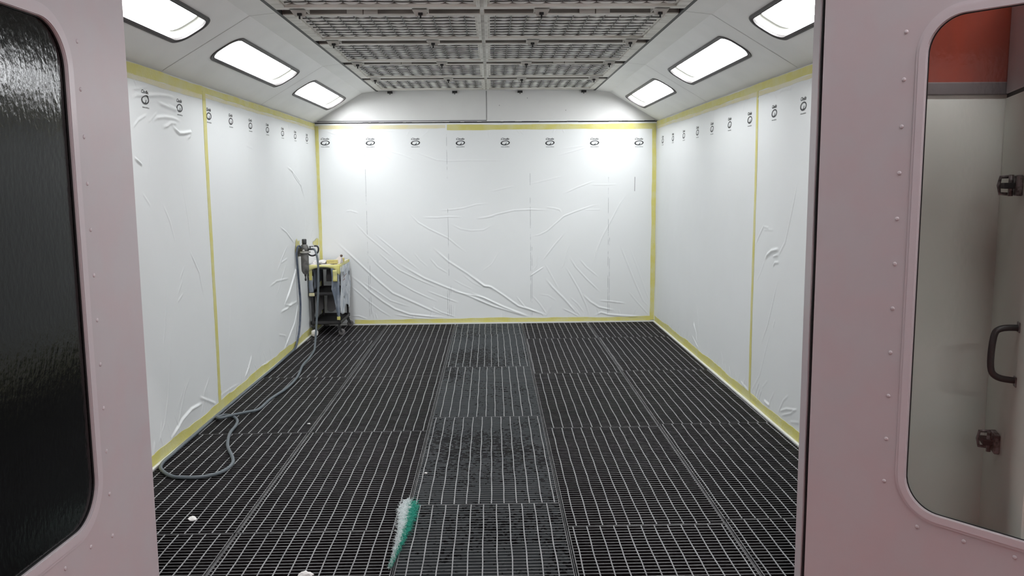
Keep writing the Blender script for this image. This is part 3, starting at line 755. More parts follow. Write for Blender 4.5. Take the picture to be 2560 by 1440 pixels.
_n = 40; _o = []; _i = []
for k in range(_n):
    a = 2 * math.pi * k / _n
    x, y = 0.053 * math.cos(a), 0.0270 * math.sin(a); _o.append((x + 0.25 * y, y))
    x, y = 0.0385 * math.cos(a) + 0.001, 0.0185 * math.sin(a) + 0.0008; _i.append((x + 0.25 * y, y))
_ladd(_o + _i, [(k, (k + 1) % _n, (k + 1) % _n + _n, k + _n) for k in range(_n)])
_ladd([(-0.004, -0.024), (0.006, -0.024), (0.017, 0.002), (0.009, 0.002)], [(0, 1, 2, 3)])
_ladd([(-0.009, -0.018), (0.0, -0.021), (0.002, -0.016), (-0.007, -0.012)], [(0, 1, 2, 3)])
def logo(wname, u, v, parent, sq=1.0):
    sgn = -1 if wname == 'right' else 1
    uv = [(u + sgn * x * sq, v + y) for x, y in LOGO_V]
    o = link_mesh('printed_logo', on_wall(wname, uv, 0.0012), LOGO_F, M['ink'], parent)
    return o
for k in range(8): logo('back', -1.893 + 0.5146 * k, 2.112 - 0.0035 * k, FILMS['back'])
for u in (4.47, 5.005, 5.544): logo('left', u, 2.142, FILMS['left_near'])
for u in (6.105, 6.614, 7.139, 7.677, 8.225, 8.751, 9.29): logo('left', u, 2.134, FILMS['left_far'])
for u in (9.386, 8.874, 8.362, 7.815, 7.295, 6.761, 6.232): logo('right', u, 2.092, FILMS['right_far'])
for u in (5.699, 5.164, 4.63): logo('right', u, 2.096, FILMS['right_near'])
# grime lines that print through along the panel joints behind the back film
for x, za, zb, ga in ((-1.445, 0.10, 2.2, 0.75), (-0.507, 0.10, 1.35, 0.8), (-0.507, 1.7, 2.2, 0.7), (0.45, 0.10, 1.75, 0.75), (1.359, 0.10, 1.7, 0.75), (-0.487, 0.09, 0.45, 0.5), (-0.527, 0.09, 0.4, 0.6), (0.466, 0.09, 0.9, 0.5), (1.375, 0.12, 1.0, 0.5), (-1.425, 0.12, 0.7, 0.5)):
    m_ = MB(); w = 0.0014 * (0.7 + ga * 0.5); n = int((zb - za) / 0.01); uv = []
    for i in range(n + 1): uv += [(x - w, za + (zb - za) * i / n), (x + w, za + (zb - za) * i / n)]
    m_.add(on_wall('back', uv, 0.0008), [(2 * i, 2 * i + 1, 2 * i + 3, 2 * i + 2) for i in range(n)])
    m_.build('grime_line', M['grime'], FILMS['back'], 'dotted grey line where a panel joint shows')
uv = []
for i in range(13): uv += [(1.6625, 1.70 - 0.165 * i / 12), (1.6675, 1.70 - 0.165 * i / 12)]
MB().add(on_wall('back', uv, 0.0008), [(2 * i, 2 * i + 1, 2 * i + 3, 2 * i + 2) for i in range(12)]).build('slit', M['seam'], FILMS['back'], 'short dark slit')

# ------------------------------------------------------------------ yellow masking tape
def tape(wname, a, c, w0, w1, horiz, label, m='tape', seed=1, off=0.0016, amp=0.004):
    """strip along u (horiz) from a to c, between heights w0 and w1; or along v"""
    g_ = random.Random(seed); n = max(8, int(abs(c - a) / 0.02)); rows = 4
    def wob(): 
        ph = [g_.uniform(0, 6.3) for _ in range(4)]; fr = [g_.uniform(1, 3), g_.uniform(5, 9), g_.uniform(13, 22), g_.uniform(30, 50)]
        return lambda s: amp * (0.6 * math.sin(fr[0] * s + ph[0]) + 0.5 * math.sin(fr[1] * s + ph[1]) + 0.25 * math.sin(fr[2] * s + ph[2]) + 0.12 * math.sin(fr[3] * s + ph[3]))
    wa, wb = wob(), wob(); uv = []
    for i in range(n + 1):
        s = a + (c - a) * i / n; lo = w0 + (wa(s) if w0 > 0.03 or not horiz else 0); hi = w1 + wb(s)
        for k in range(rows + 1):
            t = lo + (hi - lo) * k / rows
            uv.append((s, t) if horiz else (t, s))
    fs = [(i * (rows + 1) + k, i * (rows + 1) + k + 1, (i + 1) * (rows + 1) + k + 1, (i + 1) * (rows + 1) + k) for i in range(n) for k in range(rows)]
    top = on_wall(wname, uv, off); bot = on_wall(wname, uv, -0.004)
    nn = len(top); b = MB(); b.add(top, fs, 0, True)
    rim = [i * (rows + 1) for i in range(n + 1)]; rim2 = [i * (rows + 1) + rows for i in range(n + 1)]
    vs = [top[i] for i in rim] + [bot[i] for i in rim]; b.add(vs, [(i, i + 1, i + 1 + n + 1, i + n + 1) for i in range(n)])
    vs = [top[i] for i in rim2] + [bot[i] for i in rim2]; b.add(vs, [(i, i + 1, i + 1 + n + 1, i + n + 1) for i in range(n)])
    o = b.build('masking_tape', M[m])
    return tag(o, label, 'tape', 'yellow masking tape strips around the films')
tape('back', XL + 0.02, -0.52, 2.268, 2.308, True, 'faded yellow tape along the top of the back wall, left stretch', 'tape_pale', 1)
tape('back', -0.50, XR - 0.02, 2.248, 2.308, True, 'strong yellow tape along the top of the back wall, right stretch', 'tape', 2)
tape('back', -1.62, 1.86, 0.014, 0.062, True, 'yellow tape along the foot of the back wall', 'tape', 3, amp=0.006)
tape('back', 0.05, 2.30, XL + 0.012, XL + 0.048, False, 'vertical yellow tape in the back left corner', 'tape', 4, off=0.003)
tape('back', 0.02, 2.30, XR - 0.064, XR - 0.016, False, 'vertical yellow tape in the back right corner', 'tape', 5, off=0.003)
tape('left', YF + 0.1, 6.0, 2.272, 2.330, True, 'yellow tape along the top of the left wall, part near the left door', 'tape', 6)
tape('left', 6.0, YB - 0.01, 2.284, 2.330, True, 'yellow tape along the top of the left wall, part reaching the back corner', 'tape', 7)
tape('left', 0.02, 2.30, 5.990, 6.046, False, 'vertical yellow tape joining the two films on the left wall', 'tape', 8, off=0.003, amp=0.003)
tape('left', YF + 0.1, YB - 0.05, 0.010, 0.078, True, 'yellow tape along the foot of the left wall', 'tape', 9, amp=0.010)
tape('right', YF + 0.1, YB - 0.01, 2.278, 2.330, True, 'yellow tape along the top of the right wall', 'tape', 10)
tape('right', 0.02, 2.28, 6.040, 6.080, False, 'vertical yellow tape joining the two films on the right wall', 'tape', 11, off=0.003, amp=0.003)
tape('right', YF + 0.1, YB - 0.03, 0.010, 0.078, True, 'yellow tape along the foot of the right wall', 'tape', 12, amp=0.010)

tape('left', YF + 0.1, 5.985, 2.238, 2.270, True, 'pale second tape under the yellow strip, top of left wall near the door', 'tape_pale', 13)
tape('left', 6.05, YB - 0.03, 2.258, 2.282, True, 'pale second tape under the yellow strip, top of left wall towards the back', 'tape_pale', 14)
tape('right', YF + 0.1, YB - 0.03, 2.248, 2.276, True, 'pale second tape under the yellow strip, top of right wall', 'tape_pale', 15)

# ------------------------------------------------------------------ door leaves at the entrance
def rr_radius(a, w, h, r):
    lo, hi = 0.0, 5.0
    c_, s_ = math.cos(a), math.sin(a)
    def inside(t):
        x, y = abs(t * c_), abs(t * s_)
        if x > w / 2 or y > h / 2: return False
        dx, dy = x - (w / 2 - r), y - (h / 2 - r)
        return not (dx > 0 and dy > 0 and math.hypot(dx, dy) > r)
    for _ in range(40):
        m_ = (lo + hi) / 2
        if inside(m_): lo = m_
        else: hi = m_
    return lo
def ring_plate(mb, outer, inner, y0, y1, n=420):
    """outer/inner = (x0,x1,z0,z1,r); plate between y0 and y1"""
    cx, cz = (inner[0] + inner[1]) / 2, (inner[2] + inner[3]) / 2
    ang = [2 * math.pi * k / n for k in range(n)]
    def corner(R): return [math.atan2(z - cz, x - cx) % (2 * math.pi) for x in R[:2] for z in R[2:4]]
    if outer[4] == 0: ang = sorted(ang + corner(outer))
    def loop(R):
        out = []
        for a in ang:
            if R[4] > 0 and abs((R[0] + R[1]) / 2 - cx) < 1e-6:
                t = rr_radius(a, R[1] - R[0], R[3] - R[2], R[4])
            else:
                c_, s_ = math.cos(a), math.sin(a); t = 1e9
                if c_ > 1e-9: t = min(t, (R[1] - cx) / c_)
                if c_ < -1e-9: t = min(t, (R[0] - cx) / c_)
                if s_ > 1e-9: t = min(t, (R[3] - cz) / s_)
                if s_ < -1e-9: t = min(t, (R[2] - cz) / s_)
            out.append((cx + t * math.cos(a), cz + t * math.sin(a)))
        return out
    O, I = loop(outer), loop(inner); m_ = len(ang)
    vs = [(x, y0, z) for x, z in O] + [(x, y0, z) for x, z in I] + [(x, y1, z) for x, z in O] + [(x, y1, z) for x, z in I]
    fs = []
    for k in range(m_):
        q = (k + 1) % m_
        fs += [(k, q, m_ + q, m_ + k), (2 * m_ + k, 3 * m_ + k, 3 * m_ + q, 2 * m_ + q), (k, 2 * m_ + k, 2 * m_ + q, q), (m_ + k, m_ + q, 3 * m_ + q, 3 * m_ + k)]
    return mb.add(vs, fs)
def grow(R, d): return (R[0] - d, R[1] + d, R[2] - d, R[3] + d, R[4] + d)
def door_leaf(name, label, org, d, vis, win, s0, screws, glassm, tw):
    """vis = +1 when the face the photo shows is local +Y"""
    r_ = root(name, label, None, (org[0], org[1], 0), math.atan2(d[1], d[0])); r_['kind'] = 'structure'
    T = 0.05; back = -vis * T
    m_ = MB(); fr_ = -vis * 0.011
    ring_plate(m_, (s0, 1.25, 0.03, 2.40, 0), win, min(0, fr_), max(0, fr_))
    ring_plate(m_, (s0, 1.25, 0.03, 2.40, 0), grow(win, 0.045), min(fr_, back), max(fr_, back)); m_.build('panel', M['door'], r_)
    m_ = MB()
    ring_plate(m_, grow(win, tw), win, min(0, vis * 0.004), max(0, vis * 0.004)); ring_plate(m_, grow(win, tw * 0.72), grow(win, tw * 0.05), min(vis * 0.004, vis * 0.008), max(vis * 0.004, vis * 0.008))
    m_.build('window_trim', M['door_trim'], r_)
    m_ = MB(); ring_plate(m_, grow(win, 0.001), grow(win, -0.0025), min(-vis * 0.003, -vis * 0.007), max(-vis * 0.003, -vis * 0.007)); m_.build('window_gasket', M['black'], r_)
    cx, cz = (win[0] + win[1]) / 2, (win[2] + win[3]) / 2
    P = [(x + cx, z + cz) for x, z in round_rect(win[1] - win[0] - 0.004, win[3] - win[2] - 0.004, win[4], 10)]
    m_ = MB(); m_.prism(P, -vis * 0.007, -vis * 0.011); m_.build('window_pane', M[glassm], r_)
    sc = None
    for (s, z) in screws:
        if sc is None:
            sc = MB().lathe([(0.0072, -0.002), (0.0070, 0.0012), (0.0045, 0.0026), (0.001, 0.0030)], (0, 0, 0), 'y', 0, 12).build('screw_head', M['door_trim'], r_)
            o = sc
        else:
            o = sc.copy(); COL.objects.link(o); o.parent = r_
        o.location = (s, 0, z); o.scale = (1, vis, 1)
    # hem fold on the edge beside the opening
    return r_
dL = (-0.0407, -0.9992); dR = (0.6074, -0.7944)
WINL = (0.402, 1.13, 0.579, 2.137, 0.135); WINR = (0.352, 1.13, 0.517, 2.167, 0.115)
scrL = [(0.322, 2.247 - 0.1475 * k) for k in range(13)] + [(0.46 + 0.15 * k, 0.50) for k in range(4)]
scrR = [(0.277, 2.135 - 0.155 * k) for k in range(11)] + [(0.40 + 0.155 * k, 0.455) for k in range(5)]
door_leaf('door_1', 'greyish lilac door leaf with dark window swung open at the left of the picture', (-1.279, 3.05), dL, +1, WINL, 0.0, scrL, 'glass_tint', 0.040)
door_leaf('door_2', 'pinkish grey door leaf with clear window swung open at the right of the picture', (1.2165, 3.05), dR, -1, WINR, -0.022, scrR, 'glass_clear', 0.036)
# rubber seal between the right leaf and the frame, wavy
pts = [(1.2125 + 0.0012 * math.sin(k * 1.3), YF - 0.004, 2.42 - k * 0.1) for k in range(25)]
struct('trim_entrance_seal', MB().tube(pts, 0.0045, 0, 6), M['black'], 'thin black seal between frame and right door leaf')
struct('trim_entrance_jamb', MB().box((1.2175, YF - 0.008, 0.0), (1.240, YF - 0.001, OZ)), M['door_trim'])

# folded side leaf behind the right window with its fittings
o0 = Vector((1.897, 3.095, 0)); dS = Vector((-0.349, -0.937, 0))
r_ = root('door_3', 'pale narrow side leaf with handle and latches seen through the right window', None, o0, math.atan2(dS.y, dS.x)); r_['kind'] = 'structure'
MB().box((0, 0, 0.0), (0.62, 0.05, 1.942), 0, 0.003).build('lower_panel', M['pale'], r_)
MB().box((0.002, 0.003, 1.942), (0.62, 0.047, 1.957)).build('joint', M['black'], r_)
MB().box((0, 0, 1.957), (0.62, 0.05, 2.42), 0, 0.003).build('upper_panel', M['door'], r_)
hp = spline([(0.42, 0.002, 1.155), (0.425, -0.055, 1.15), (0.43, -0.075, 1.12), (0.43, -0.078, 1.02), (0.425, -0.055, 0.985), (0.42, 0.002, 0.975)], 5)
hd = MB().tube(hp, 0.011, 0, 10).build('handle', M['handle'], r_)
MB().box((0.405, -0.004, 0.955), (0.44, 0.0, 0.99), 0, 0.002).box((0.405, -0.004, 1.14), (0.44, 0.0, 1.175), 0, 0.002).build('mount', M['steel'], hd)
def latch(z, s, k):
    l_ = MB().box((s - 0.03, -0.02, z - 0.035), (s + 0.05, 0.0, z + 0.035), 0, 0.004).build('latch', M['steel'], r_)
    MB().tube([(s - 0.02, -0.02, z + 0.03), (s - 0.02, -0.055, z + 0.028), (s - 0.02, -0.060, z), (s - 0.02, -0.055, z - 0.028), (s - 0.02, -0.02, z - 0.03)], 0.006, 0, 8).build('bail', M['steel'], l_)
    MB().box((s - 0.035, -0.052, z - 0.011), (s + 0.03, -0.018, z + 0.009), 0, 0.003).build('lever', M['black'], l_)
    MB().tube([(s + 0.015, -0.03, z + 0.036), (s + 0.015, -0.03, z - 0.036)], 0.008, 0, 8).build('pin', M['steel'], l_)
latch(1.625, 0.30, 0); latch(0.705, 0.22, 1)

# ------------------------------------------------------------------ floor grates
BP = 0.030
def grate_mesh(w, L, seed, face):
    g_ = random.Random(seed); b = MB(); Hh = 0.020; t = 0.0026
    nb = int(L / BP)
    for k in range(1, nb):
        y = L * k / nb
        b.box((0.003, y - t, -Hh), (w - 0.003, y + t, -0.0004), 0, mtop=1)
    b.box((0, 0, -Hh), (0.004, L, 0), 1).box((w - 0.004, 0, -Hh), (w, L, 0), 1)
    b.box((0, 0, -Hh), (w, 0.005, -0.0002), 0, mtop=1).box((0, L - 0.005, -Hh), (w, L, -0.0002), 0, mtop=1)
    off = g_.uniform(0.010, 0.055); x = off
    while x < w - 0.012:
        ph = g_.uniform(0, 6)
        n = max(2, int(L / 0.06))
        b.tube([(x + 0.0016 * math.sin(ph + i * 0.9) * (0.3 + g_.random()), L * i / n, -0.0012) for i in range(n + 1)], 0.0033, 2, 5, False)
        x += 0.0652
    return b
def place_grate(ci, y0, y1, lab, cache={}):
    x0, x1 = COLX[ci] + 0.007, COLX[ci + 1] - 0.007
    if ci == 0: x0 = COLX[0] + 0.032
    if ci == 4: x1 = COLX[5] - 0.032
    L = round(y1 - y0 - 0.008, 3)
    face = 'face_mid' if ci == 2 else 'face_side'
    key = (ci, L, int(y0 * 3) % 2)
    if key in cache: o = cache[key].copy(); COL.objects.link(o)
    else:
        o = grate_mesh(x1 - x0, L, hash(key) & 255 if False else int(ci * 37 + L * 100 + key[2] * 11), face).build('floor_grate', [M[face], M['grate_top'], M['rod']]); cache[key] = o
    o.location = (x0, y0 + 0.004, 0)
    return tag(o, lab, 'floor grate', 'steel grates of the booth floor')
CY = {0: [3.14, 3.84, 5.455, 7.072, 8.74, YB - 0.03], 1: [3.14, 3.84, 5.455, 7.072, 8.74, YB - 0.03],
      2: [3.14, 4.151, 5.773, 7.395, 9.02, YB - 0.03], 3: [3.14, 3.85, 5.477, 7.098, 8.727, YB - 0.03], 4: [3.14, 3.90, 5.53, 7.165, 8.75, YB - 0.03]}
CNM = ['column along left wall', 'column left of the middle', 'middle column', 'column right of the middle', 'column along right wall']
RNM = ['touching the back wall', 'second from back wall', 'third from back wall', 'fourth from back wall', 'nearest the entrance']
for ci in range(5):
    ys = CY[ci]
    for k in range(5):
        y0, y1 = ys[4 - k], ys[5 - k]
        place_grate(ci, y0, y1, ('dusty pale-barred' if ci == 2 else 'dark grimy') + ' steel grate in %s, %s' % (CNM[ci], RNM[k]))
for k in range(1, 5):
    x = COLX[k]
    b = MB().box((x - 0.0013, YF + 0.06, -0.05), (x + 0.0013, YB - 0.03, -0.004)).box((x - 0.006, YF + 0.06, -0.05), (x + 0.006, YB - 0.03, -0.022), 1)  # thin upper web, with a darker lower member in the grate gap
    struct('trim_floor_beam_%d' % k, b, [M['grate_top'], M['beam']])

# ------------------------------------------------------------------ compressed-air filter and its hoses
FX, FY = -1.930, 8.640
r_ = root('air_filter', 'grey cylindrical compressed-air filter hanging on the left wall above the hose', 'air filter', (FX, FY, 0.71))
MB().lathe([(0.0, 0.325), (0.022, 0.325), (0.024, 0.335), (0.024, 0.372), (0.020, 0.378), (0.0, 0.378)], n=6).build('cap', M['handle'], r_)
hd = MB().lathe([(0.020, 0.325), (0.030, 0.318), (0.040, 0.298), (0.044, 0.280), (0.044, 0.245), (0.040, 0.238), (0.042, 0.230), (0.042, 0.222), (0.034, 0.215)]).build('head', M['filter_body'], r_)
MB().lathe([(0.011, 0), (0.011, 0.016), (0.006, 0.022)], (0.0, -0.052, 0.262), 'y', 0, 12).build('gauge_plug', M['bracket'], hd)
MB().lathe([(0.036, 0.222), (0.0395, 0.212), (0.0395, 0.070), (0.036, 0.045), (0.024, 0.022), (0.012, 0.012), (0.0, 0.010)][::-1]).build('bowl', M['filter_body'], r_)
MB().lathe([(0.010, -0.005), (0.012, 0.014)][::1]).lathe([(0.007, -0.055), (0.010, -0.045), (0.010, -0.032), (0.006, -0.026), (0.006, 0.0)]).build('drain_valve', M['handle'], r_)
cl = MB().lathe([(0.046, 0.236), (0.048, 0.238), (0.048, 0.250), (0.046, 0.252)]).box((0.040, -0.012, 0.236), (0.062, 0.012, 0.252), 0, 0.003).build('clamp_ring', M['bracket'], r_)
MB().box((-0.082, -0.016, 0.20), (-0.036, 0.016, 0.29), 0, 0.003).build('wall_mount', M['filter_body'], r_)
MB().tube([(0.03, -0.01, 0.272), (0.088, -0.02, 0.276)], 0.010, 0, 10).tube([(0.060, -0.014, 0.274), (0.060, -0.014, 0.300)], 0.008, 0, 8).box((0.052, -0.02, 0.298), (0.098, -0.01, 0.306), 0, 0.002).build('outlet_valve', M['handle'], r_)
cp = spline([(0.018, 0.02, 0.235), (0.056, 0.03, 0.205), (0.095, 0.04, 0.208), (0.128, 0.04, 0.240), (0.134, 0.04, 0.280), (0.118, 0.04, 0.302), (0.092, 0.04, 0.302)], 6)
MB().tube(cp, 0.0085, 0, 10).build('coupling_hose', M['handle'], r_)
# hose from the wall, along the floor and back up to the outlet
floor_pts = [(-1.983, 8.068), (-1.975, 7.46), (-1.978, 7.053), (-1.980, 6.585), (-1.980, 6.218), (-1.980, 6.039), (-1.980, 5.728), (-1.979, 5.473), (-1.978, 5.19), (-1.975, 5.001), (-1.972, 4.853), (-1.937, 4.738), (-1.837, 4.62), (-1.752, 4.59), (-1.663, 4.592), (-1.589, 4.641), (-1.553, 4.72), (-1.552, 4.831), (-1.595, 4.958), (-1.656, 5.091), (-1.704, 5.223), (-1.753, 5.432), (-1.769, 5.617), (-1.8, 5.745), (-1.868, 5.85), (-1.932, 5.875), (-1.957, 5.83), (-1.950, 5.77), (-1.913, 5.751), (-1.858, 5.819), (-1.776, 5.897), (-1.725, 6.023), (-1.715, 6.319), (-1.674, 6.658), (-1.677, 7.036), (-1.735, 7.513), (-1.745, 7.828), (-1.772, 8.172)]
P = [(-1.955, 8.600, 1.005), (-1.972, 8.560, 1.022), (-1.983, 8.53, 0.98), (-1.984, 8.52, 0.88), (-1.980, 8.56, 0.60), (-1.976, 8.56, 0.40), (-1.978, 8.48, 0.18), (-1.982, 8.34, 0.04), (-1.984, 8.22, 0.013)]
P += [(x, y, 0.012 + (0.014 if 26 < i < 31 else 0)) for i, (x, y) in enumerate(floor_pts)]
P += [(-1.782, 8.26, 0.03), (-1.786, 8.34, 0.12), (-1.780, 8.40, 0.30), (-1.768, 8.43, 0.50), (-1.760, 8.45, 0.70), (-1.762, 8.47, 0.85), (-1.780, 8.50, 0.94), (-1.808, 8.55, 0.985), (-1.845, 8.615, 0.986)]
S = spline(P, 8); cut = 8 * 8
r_ = root('air_hose', 'grey rubber air hose looping from the air filter across the floor along the left wall', 'hose', (0, 0, 0))
MB().tube(S[:cut + 1], 0.0105, 0, 12).build('down_hose', M['hose_blue'], r_, 'blue-grey length hanging down the wall')
MB().tube(S[cut:], 0.0105, 0, 12).build('floor_hose', M['hose'], r_)
# tape patch round the mount
uvs = []
m_ = MB()
n = 22; g_ = random.Random(4)
rim = [(8.66 + (0.105 + g_.uniform(-.03, .035)) * math.cos(2 * math.pi * k / n), 0.995 + (0.085 + g_.uniform(-.025, .03)) * math.sin(2 * math.pi * k / n)) for k in range(n)]
pts = on_wall('left', [(8.66, 0.995)] + rim, 0.004)
m_.add(pts, [(0, 1 + k, 1 + (k + 1) % n) for k in range(n)])
tag(m_.build('tape_patch', M['tape']), 'crumpled yellow tape patch on the film behind the air filter', 'tape')
m_ = MB(); pts = on_wall('left', [(9.38, 0.985), (9.45, 0.965), (9.68, 0.95), (9.70, 1.02), (9.60, 1.035), (9.48, 1.01), (9.40, 1.01)], 0.005)
m_.add(pts, [tuple(range(7))])
tag(m_.build('tape_patch', M['tape']), 'small yellow tape patch in the corner above the cart', 'tape')

# ------------------------------------------------------------------ wrapped tool cart
CX0, CX1, CY0, CY1, CTOP = -1.985, -1.660, 9.05, 9.665, 0.775
cw, cd = CX1 - CX0, CY1 - CY0
r_ = root('tool_cart', 'black three-shelf cart wrapped in film and yellow tape in the back left corner', 'cart', (CX0, CY0, 0))
def tray(z, name, lip):
    b = MB().box((0.0, 0.0, z), (cw, cd, z + 0.012), 0, 0.004)
    b.box((0, 0, z), (cw, 0.012, z + lip), 0, 0.003).box((0, cd - 0.012, z), (cw, cd, z + lip), 0, 0.003).box((0, 0, z), (0.012, cd, z + lip), 0, 0.003).box((cw - 0.012, 0, z), (cw, cd, z + lip), 0, 0.003)
    return b.build(name, M['cart'], r_)
tray(0.125, 'shelf', 0.035); tray(0.445, 'shelf', 0.035)
MB().box((0, 0, CTOP - 0.045), (cw, cd, CTOP - 0.004), 0, 0.006).build('top_tray', M['cart'], r_)
for x in (0.012, cw - 0.032):
    for y in (0.012, cd - 0.037):
        MB().box((x, y, 0.09), (x + 0.022, y + 0.026, CTOP - 0.03), 0, 0.004).build('leg', M['cart'], r_)
def castor(x, y, a):
    c_ = MB().box((x - 0.022, y - 0.022, 0.098), (x + 0.022, y + 0.022, 0.106), 0, 0.002)
    ca, sa = math.cos(a), math.sin(a)
    for s in (-1, 1):
        v = []
        for px_, pz in ((-0.018, 0.098), (0.018, 0.098), (0.040, 0.035), (0.018, 0.035)):
            for t in (s * 0.013, s * 0.016): v.append((x + px_ * ca - t * sa, y + px_ * sa + t * ca, pz))
        c_.add(v, [(0, 2, 4, 6), (1, 7, 5, 3), (0, 1, 3, 2), (2, 3, 5, 4), (4, 5, 7, 6), (6, 7, 1, 0)])
    f_ = c_.build('castor_fork', M['handle'], r_)
    w_ = MB().lathe([(0.010, -0.012), (0.030, -0.012), (0.036, -0.008), (0.036, 0.008), (0.030, 0.012), (0.010, 0.012)], (0, 0, 0), 'y', 0, 24).build('wheel', M['trim_dark'], f_)
    w_.location = (x + 0.030 * ca, y + 0.030 * sa, 0.0375); w_.rotation_euler = (0, 0, a)
castor(0.025, 0.02, -0.6); castor(cw - 0.025, 0.02, 0.1); castor(0.025, cd - 0.03, 0.8); castor(cw - 0.025, cd - 0.03, 0.4)
def sheet(fn, nu, nv, name, m, parent, sm=True, th=0.0015):
    vs = [fn(i / nu, j / nv) for j in range(nv + 1) for i in range(nu + 1)]
    b = MB().add(vs, [(j * (nu + 1) + i, j * (nu + 1) + i + 1, (j + 1) * (nu + 1) + i + 1, (j + 1) * (nu + 1) + i) for j in range(nv) for i in range(nu)], 0, sm)
    o = b.build(name, M[m], parent)
    md = o.modifiers.new('thickness', 'SOLIDIFY'); md.thickness = th
    return o
W = lambda a, b_: 0.006 * math.sin(a * 11 + 2 * math.sin(b_ * 5)) + 0.004 * math.sin(a * 23 + b_ * 7)
# side wrap (right face of the cart)
side = sheet(lambda u, v: (cw + 0.010 + W(u * 1.3, v), 0.0 + u * (cd + 0.01), 0.755 - v * (0.50 + 0.035 * math.sin(u * 9) - 0.02 * u + (0.08 if u > 0.93 else 0) * -1)), 26, 26, 'side_film', 'cart_film', r_)
g_ = random.Random(12)
for (yy, zz, w_, h_) in ((0.10, 0.69, 0.05, 0.045), (0.28, 0.70, 0.012, 0.05), (0.36, 0.71, 0.012, 0.05), (0.50, 0.66, 0.03, 0.05), (0.12, 0.42, 0.05, 0.03), (0.33, 0.42, 0.012, 0.04), (0.45, 0.43, 0.012, 0.03), (0.30, 0.52, 0.04, 0.008)):
    x = cw + 0.0225
    _mk = MB(); _mk.add([(x, yy, zz), (x, yy + w_, zz + 0.004), (x, yy + w_ * 0.8, zz - h_), (x, yy + w_ * 0.2, zz - h_ * 0.9)], [(0, 1, 2, 3)]); _mk.build('print_mark', M['ink'], side)
x = cw + 0.0235
MB().add([(x, 0.10, 0.60), (x, 0.22, 0.608), (x, 0.22, 0.600), (x, 0.10, 0.592), (x, 0.10, 0.632), (x, 0.34, 0.652), (x, 0.34, 0.646), (x, 0.10, 0.626)], [(0, 1, 2, 3), (4, 5, 6, 7)]).build('red_print', M['red'], side)
# front drape at the right post, narrowing to the foot
def drape(u, v):
    z = 0.745 - v * 0.54
    x0_ = cw - 0.088 + (0.055 * max(0, (v - 0.42) / 0.58) ** 0.7 if v > 0.42 else 0.012 * math.sin(v * 7))
    x1_ = cw + 0.008 - (0.010 * v)
    return (x0_ + u * (x1_ - x0_), -0.010 - 0.010 * math.sin(u * 7 + v * 5) - 0.006 * u, z)
sheet(drape, 14, 26, 'corner_film', 'cart_film_dark', r_)
MB().box((cw - 0.034, -0.024, 0.178), (cw + 0.000, -0.006, 0.215), 0, 0.004).build('corner_tape', M['tape'], r_)
# left post wrap and rear sheets seen inside
sheet(lambda u, v: (-0.006 + u * 0.050 + 0.003 * math.sin(v * 9), -0.008 - 0.006 * math.sin(u * 3.1), 0.66 - v * 0.18), 8, 12, 'post_film', 'cart_film_dark', r_)
MB().box((-0.004, -0.020, 0.440), (0.055, -0.002, 0.475), 0, 0.006).build('post_tape', M['tape_pale'], r_)
MB().box((0.004, -0.016, 0.615), (0.036, -0.002, 0.735), 0, 0.003).build('post_tape', M['tape'], r_)
sheet(lambda u, v: (0.075 + u * 0.16 + W(u, v) * 0.4, cd - 0.05 + W(v, u) * 0.5, 0.735 - v * (0.20 - 0.0 * u)), 14, 14, 'rear_paper', 'paper', r_)
sheet(lambda u, v: (0.075 + u * 0.20 + W(u, v) * 0.4, cd - 0.05 + W(v, u) * 0.5, 0.440 - v * (0.24 + 0.02 * math.sin(u * 8))), 14, 14, 'rear_paper', 'paper', r_)
sheet(lambda u, v: (0.040 + 0.010 * math.sin(u * 6) , 0.06 + u * 0.40, 0.725 - v * (0.22 - 0.05 * u)), 14, 14, 'inner_film', 'cart_film_dark', r_)
sheet(lambda u, v: (0.040 + 0.008 * math.sin(u * 7), 0.08 + u * 0.42, 0.430 - v * (0.26 - 0.06 * u)), 14, 14, 'inner_film', 'paper', r_)
# cover of the top: crumpled paper and a skirt of yellow tape with an arched lower edge
def top_sheet(u, v):
    z = CTOP + 0.006 + 0.004 * math.sin(u * 13 + v * 4) * math.sin(v * 11) + 0.003 * math.sin(u * 29 + v * 17)
    if u < 0.04 or u > 0.96 or v < 0.03 or v > 0.97: z = CTOP - 0.002
    return (-0.006 + u * (cw + 0.012), -0.008 + v * (cd + 0.012), z)
sheet(top_sheet, 26, 34, 'top_paper', 'warm_paper', r_)
def skirt_front(u, v):
    edge = 0.028 + 0.055 * (abs(u - 0.48) * 2) ** 2.2 + (0.03 if u > 0.88 else 0)
    return (-0.010 + u * (cw + 0.022), -0.014 - 0.012 * math.sin(v * 2.6) - 0.003 * math.sin(u * 15), CTOP + 0.008 - v * edge - (0 if v > 0 else 0))
sheet(skirt_front, 30, 8, 'tape_skirt', 'tape', r_)
sheet(lambda u, v: (cw + 0.012 + 0.004 * math.sin(u * 12), -0.012 + u * (cd + 0.016), CTOP + 0.010 - v * (0.030 + 0.075 * max(0, 1 - u * 4))), 24, 6, 'tape_skirt', 'tape', r_)
sheet(lambda u, v: (cw - 0.055 * v * 0 - 0.062 + u * 0.046, -0.030 - 0.003 * math.sin(v * 9), CTOP - 0.05 - v * 0.125), 5, 10, 'tape_tail', 'tape', r_)
sheet(lambda u, v: (cw - 0.022 + v * 0.030, -0.008 + u * (cd + 0.012), CTOP + 0.0115 + 0.001 * math.sin(u * 30)), 24, 3, 'edge_tape', 'tape_pale', r_)
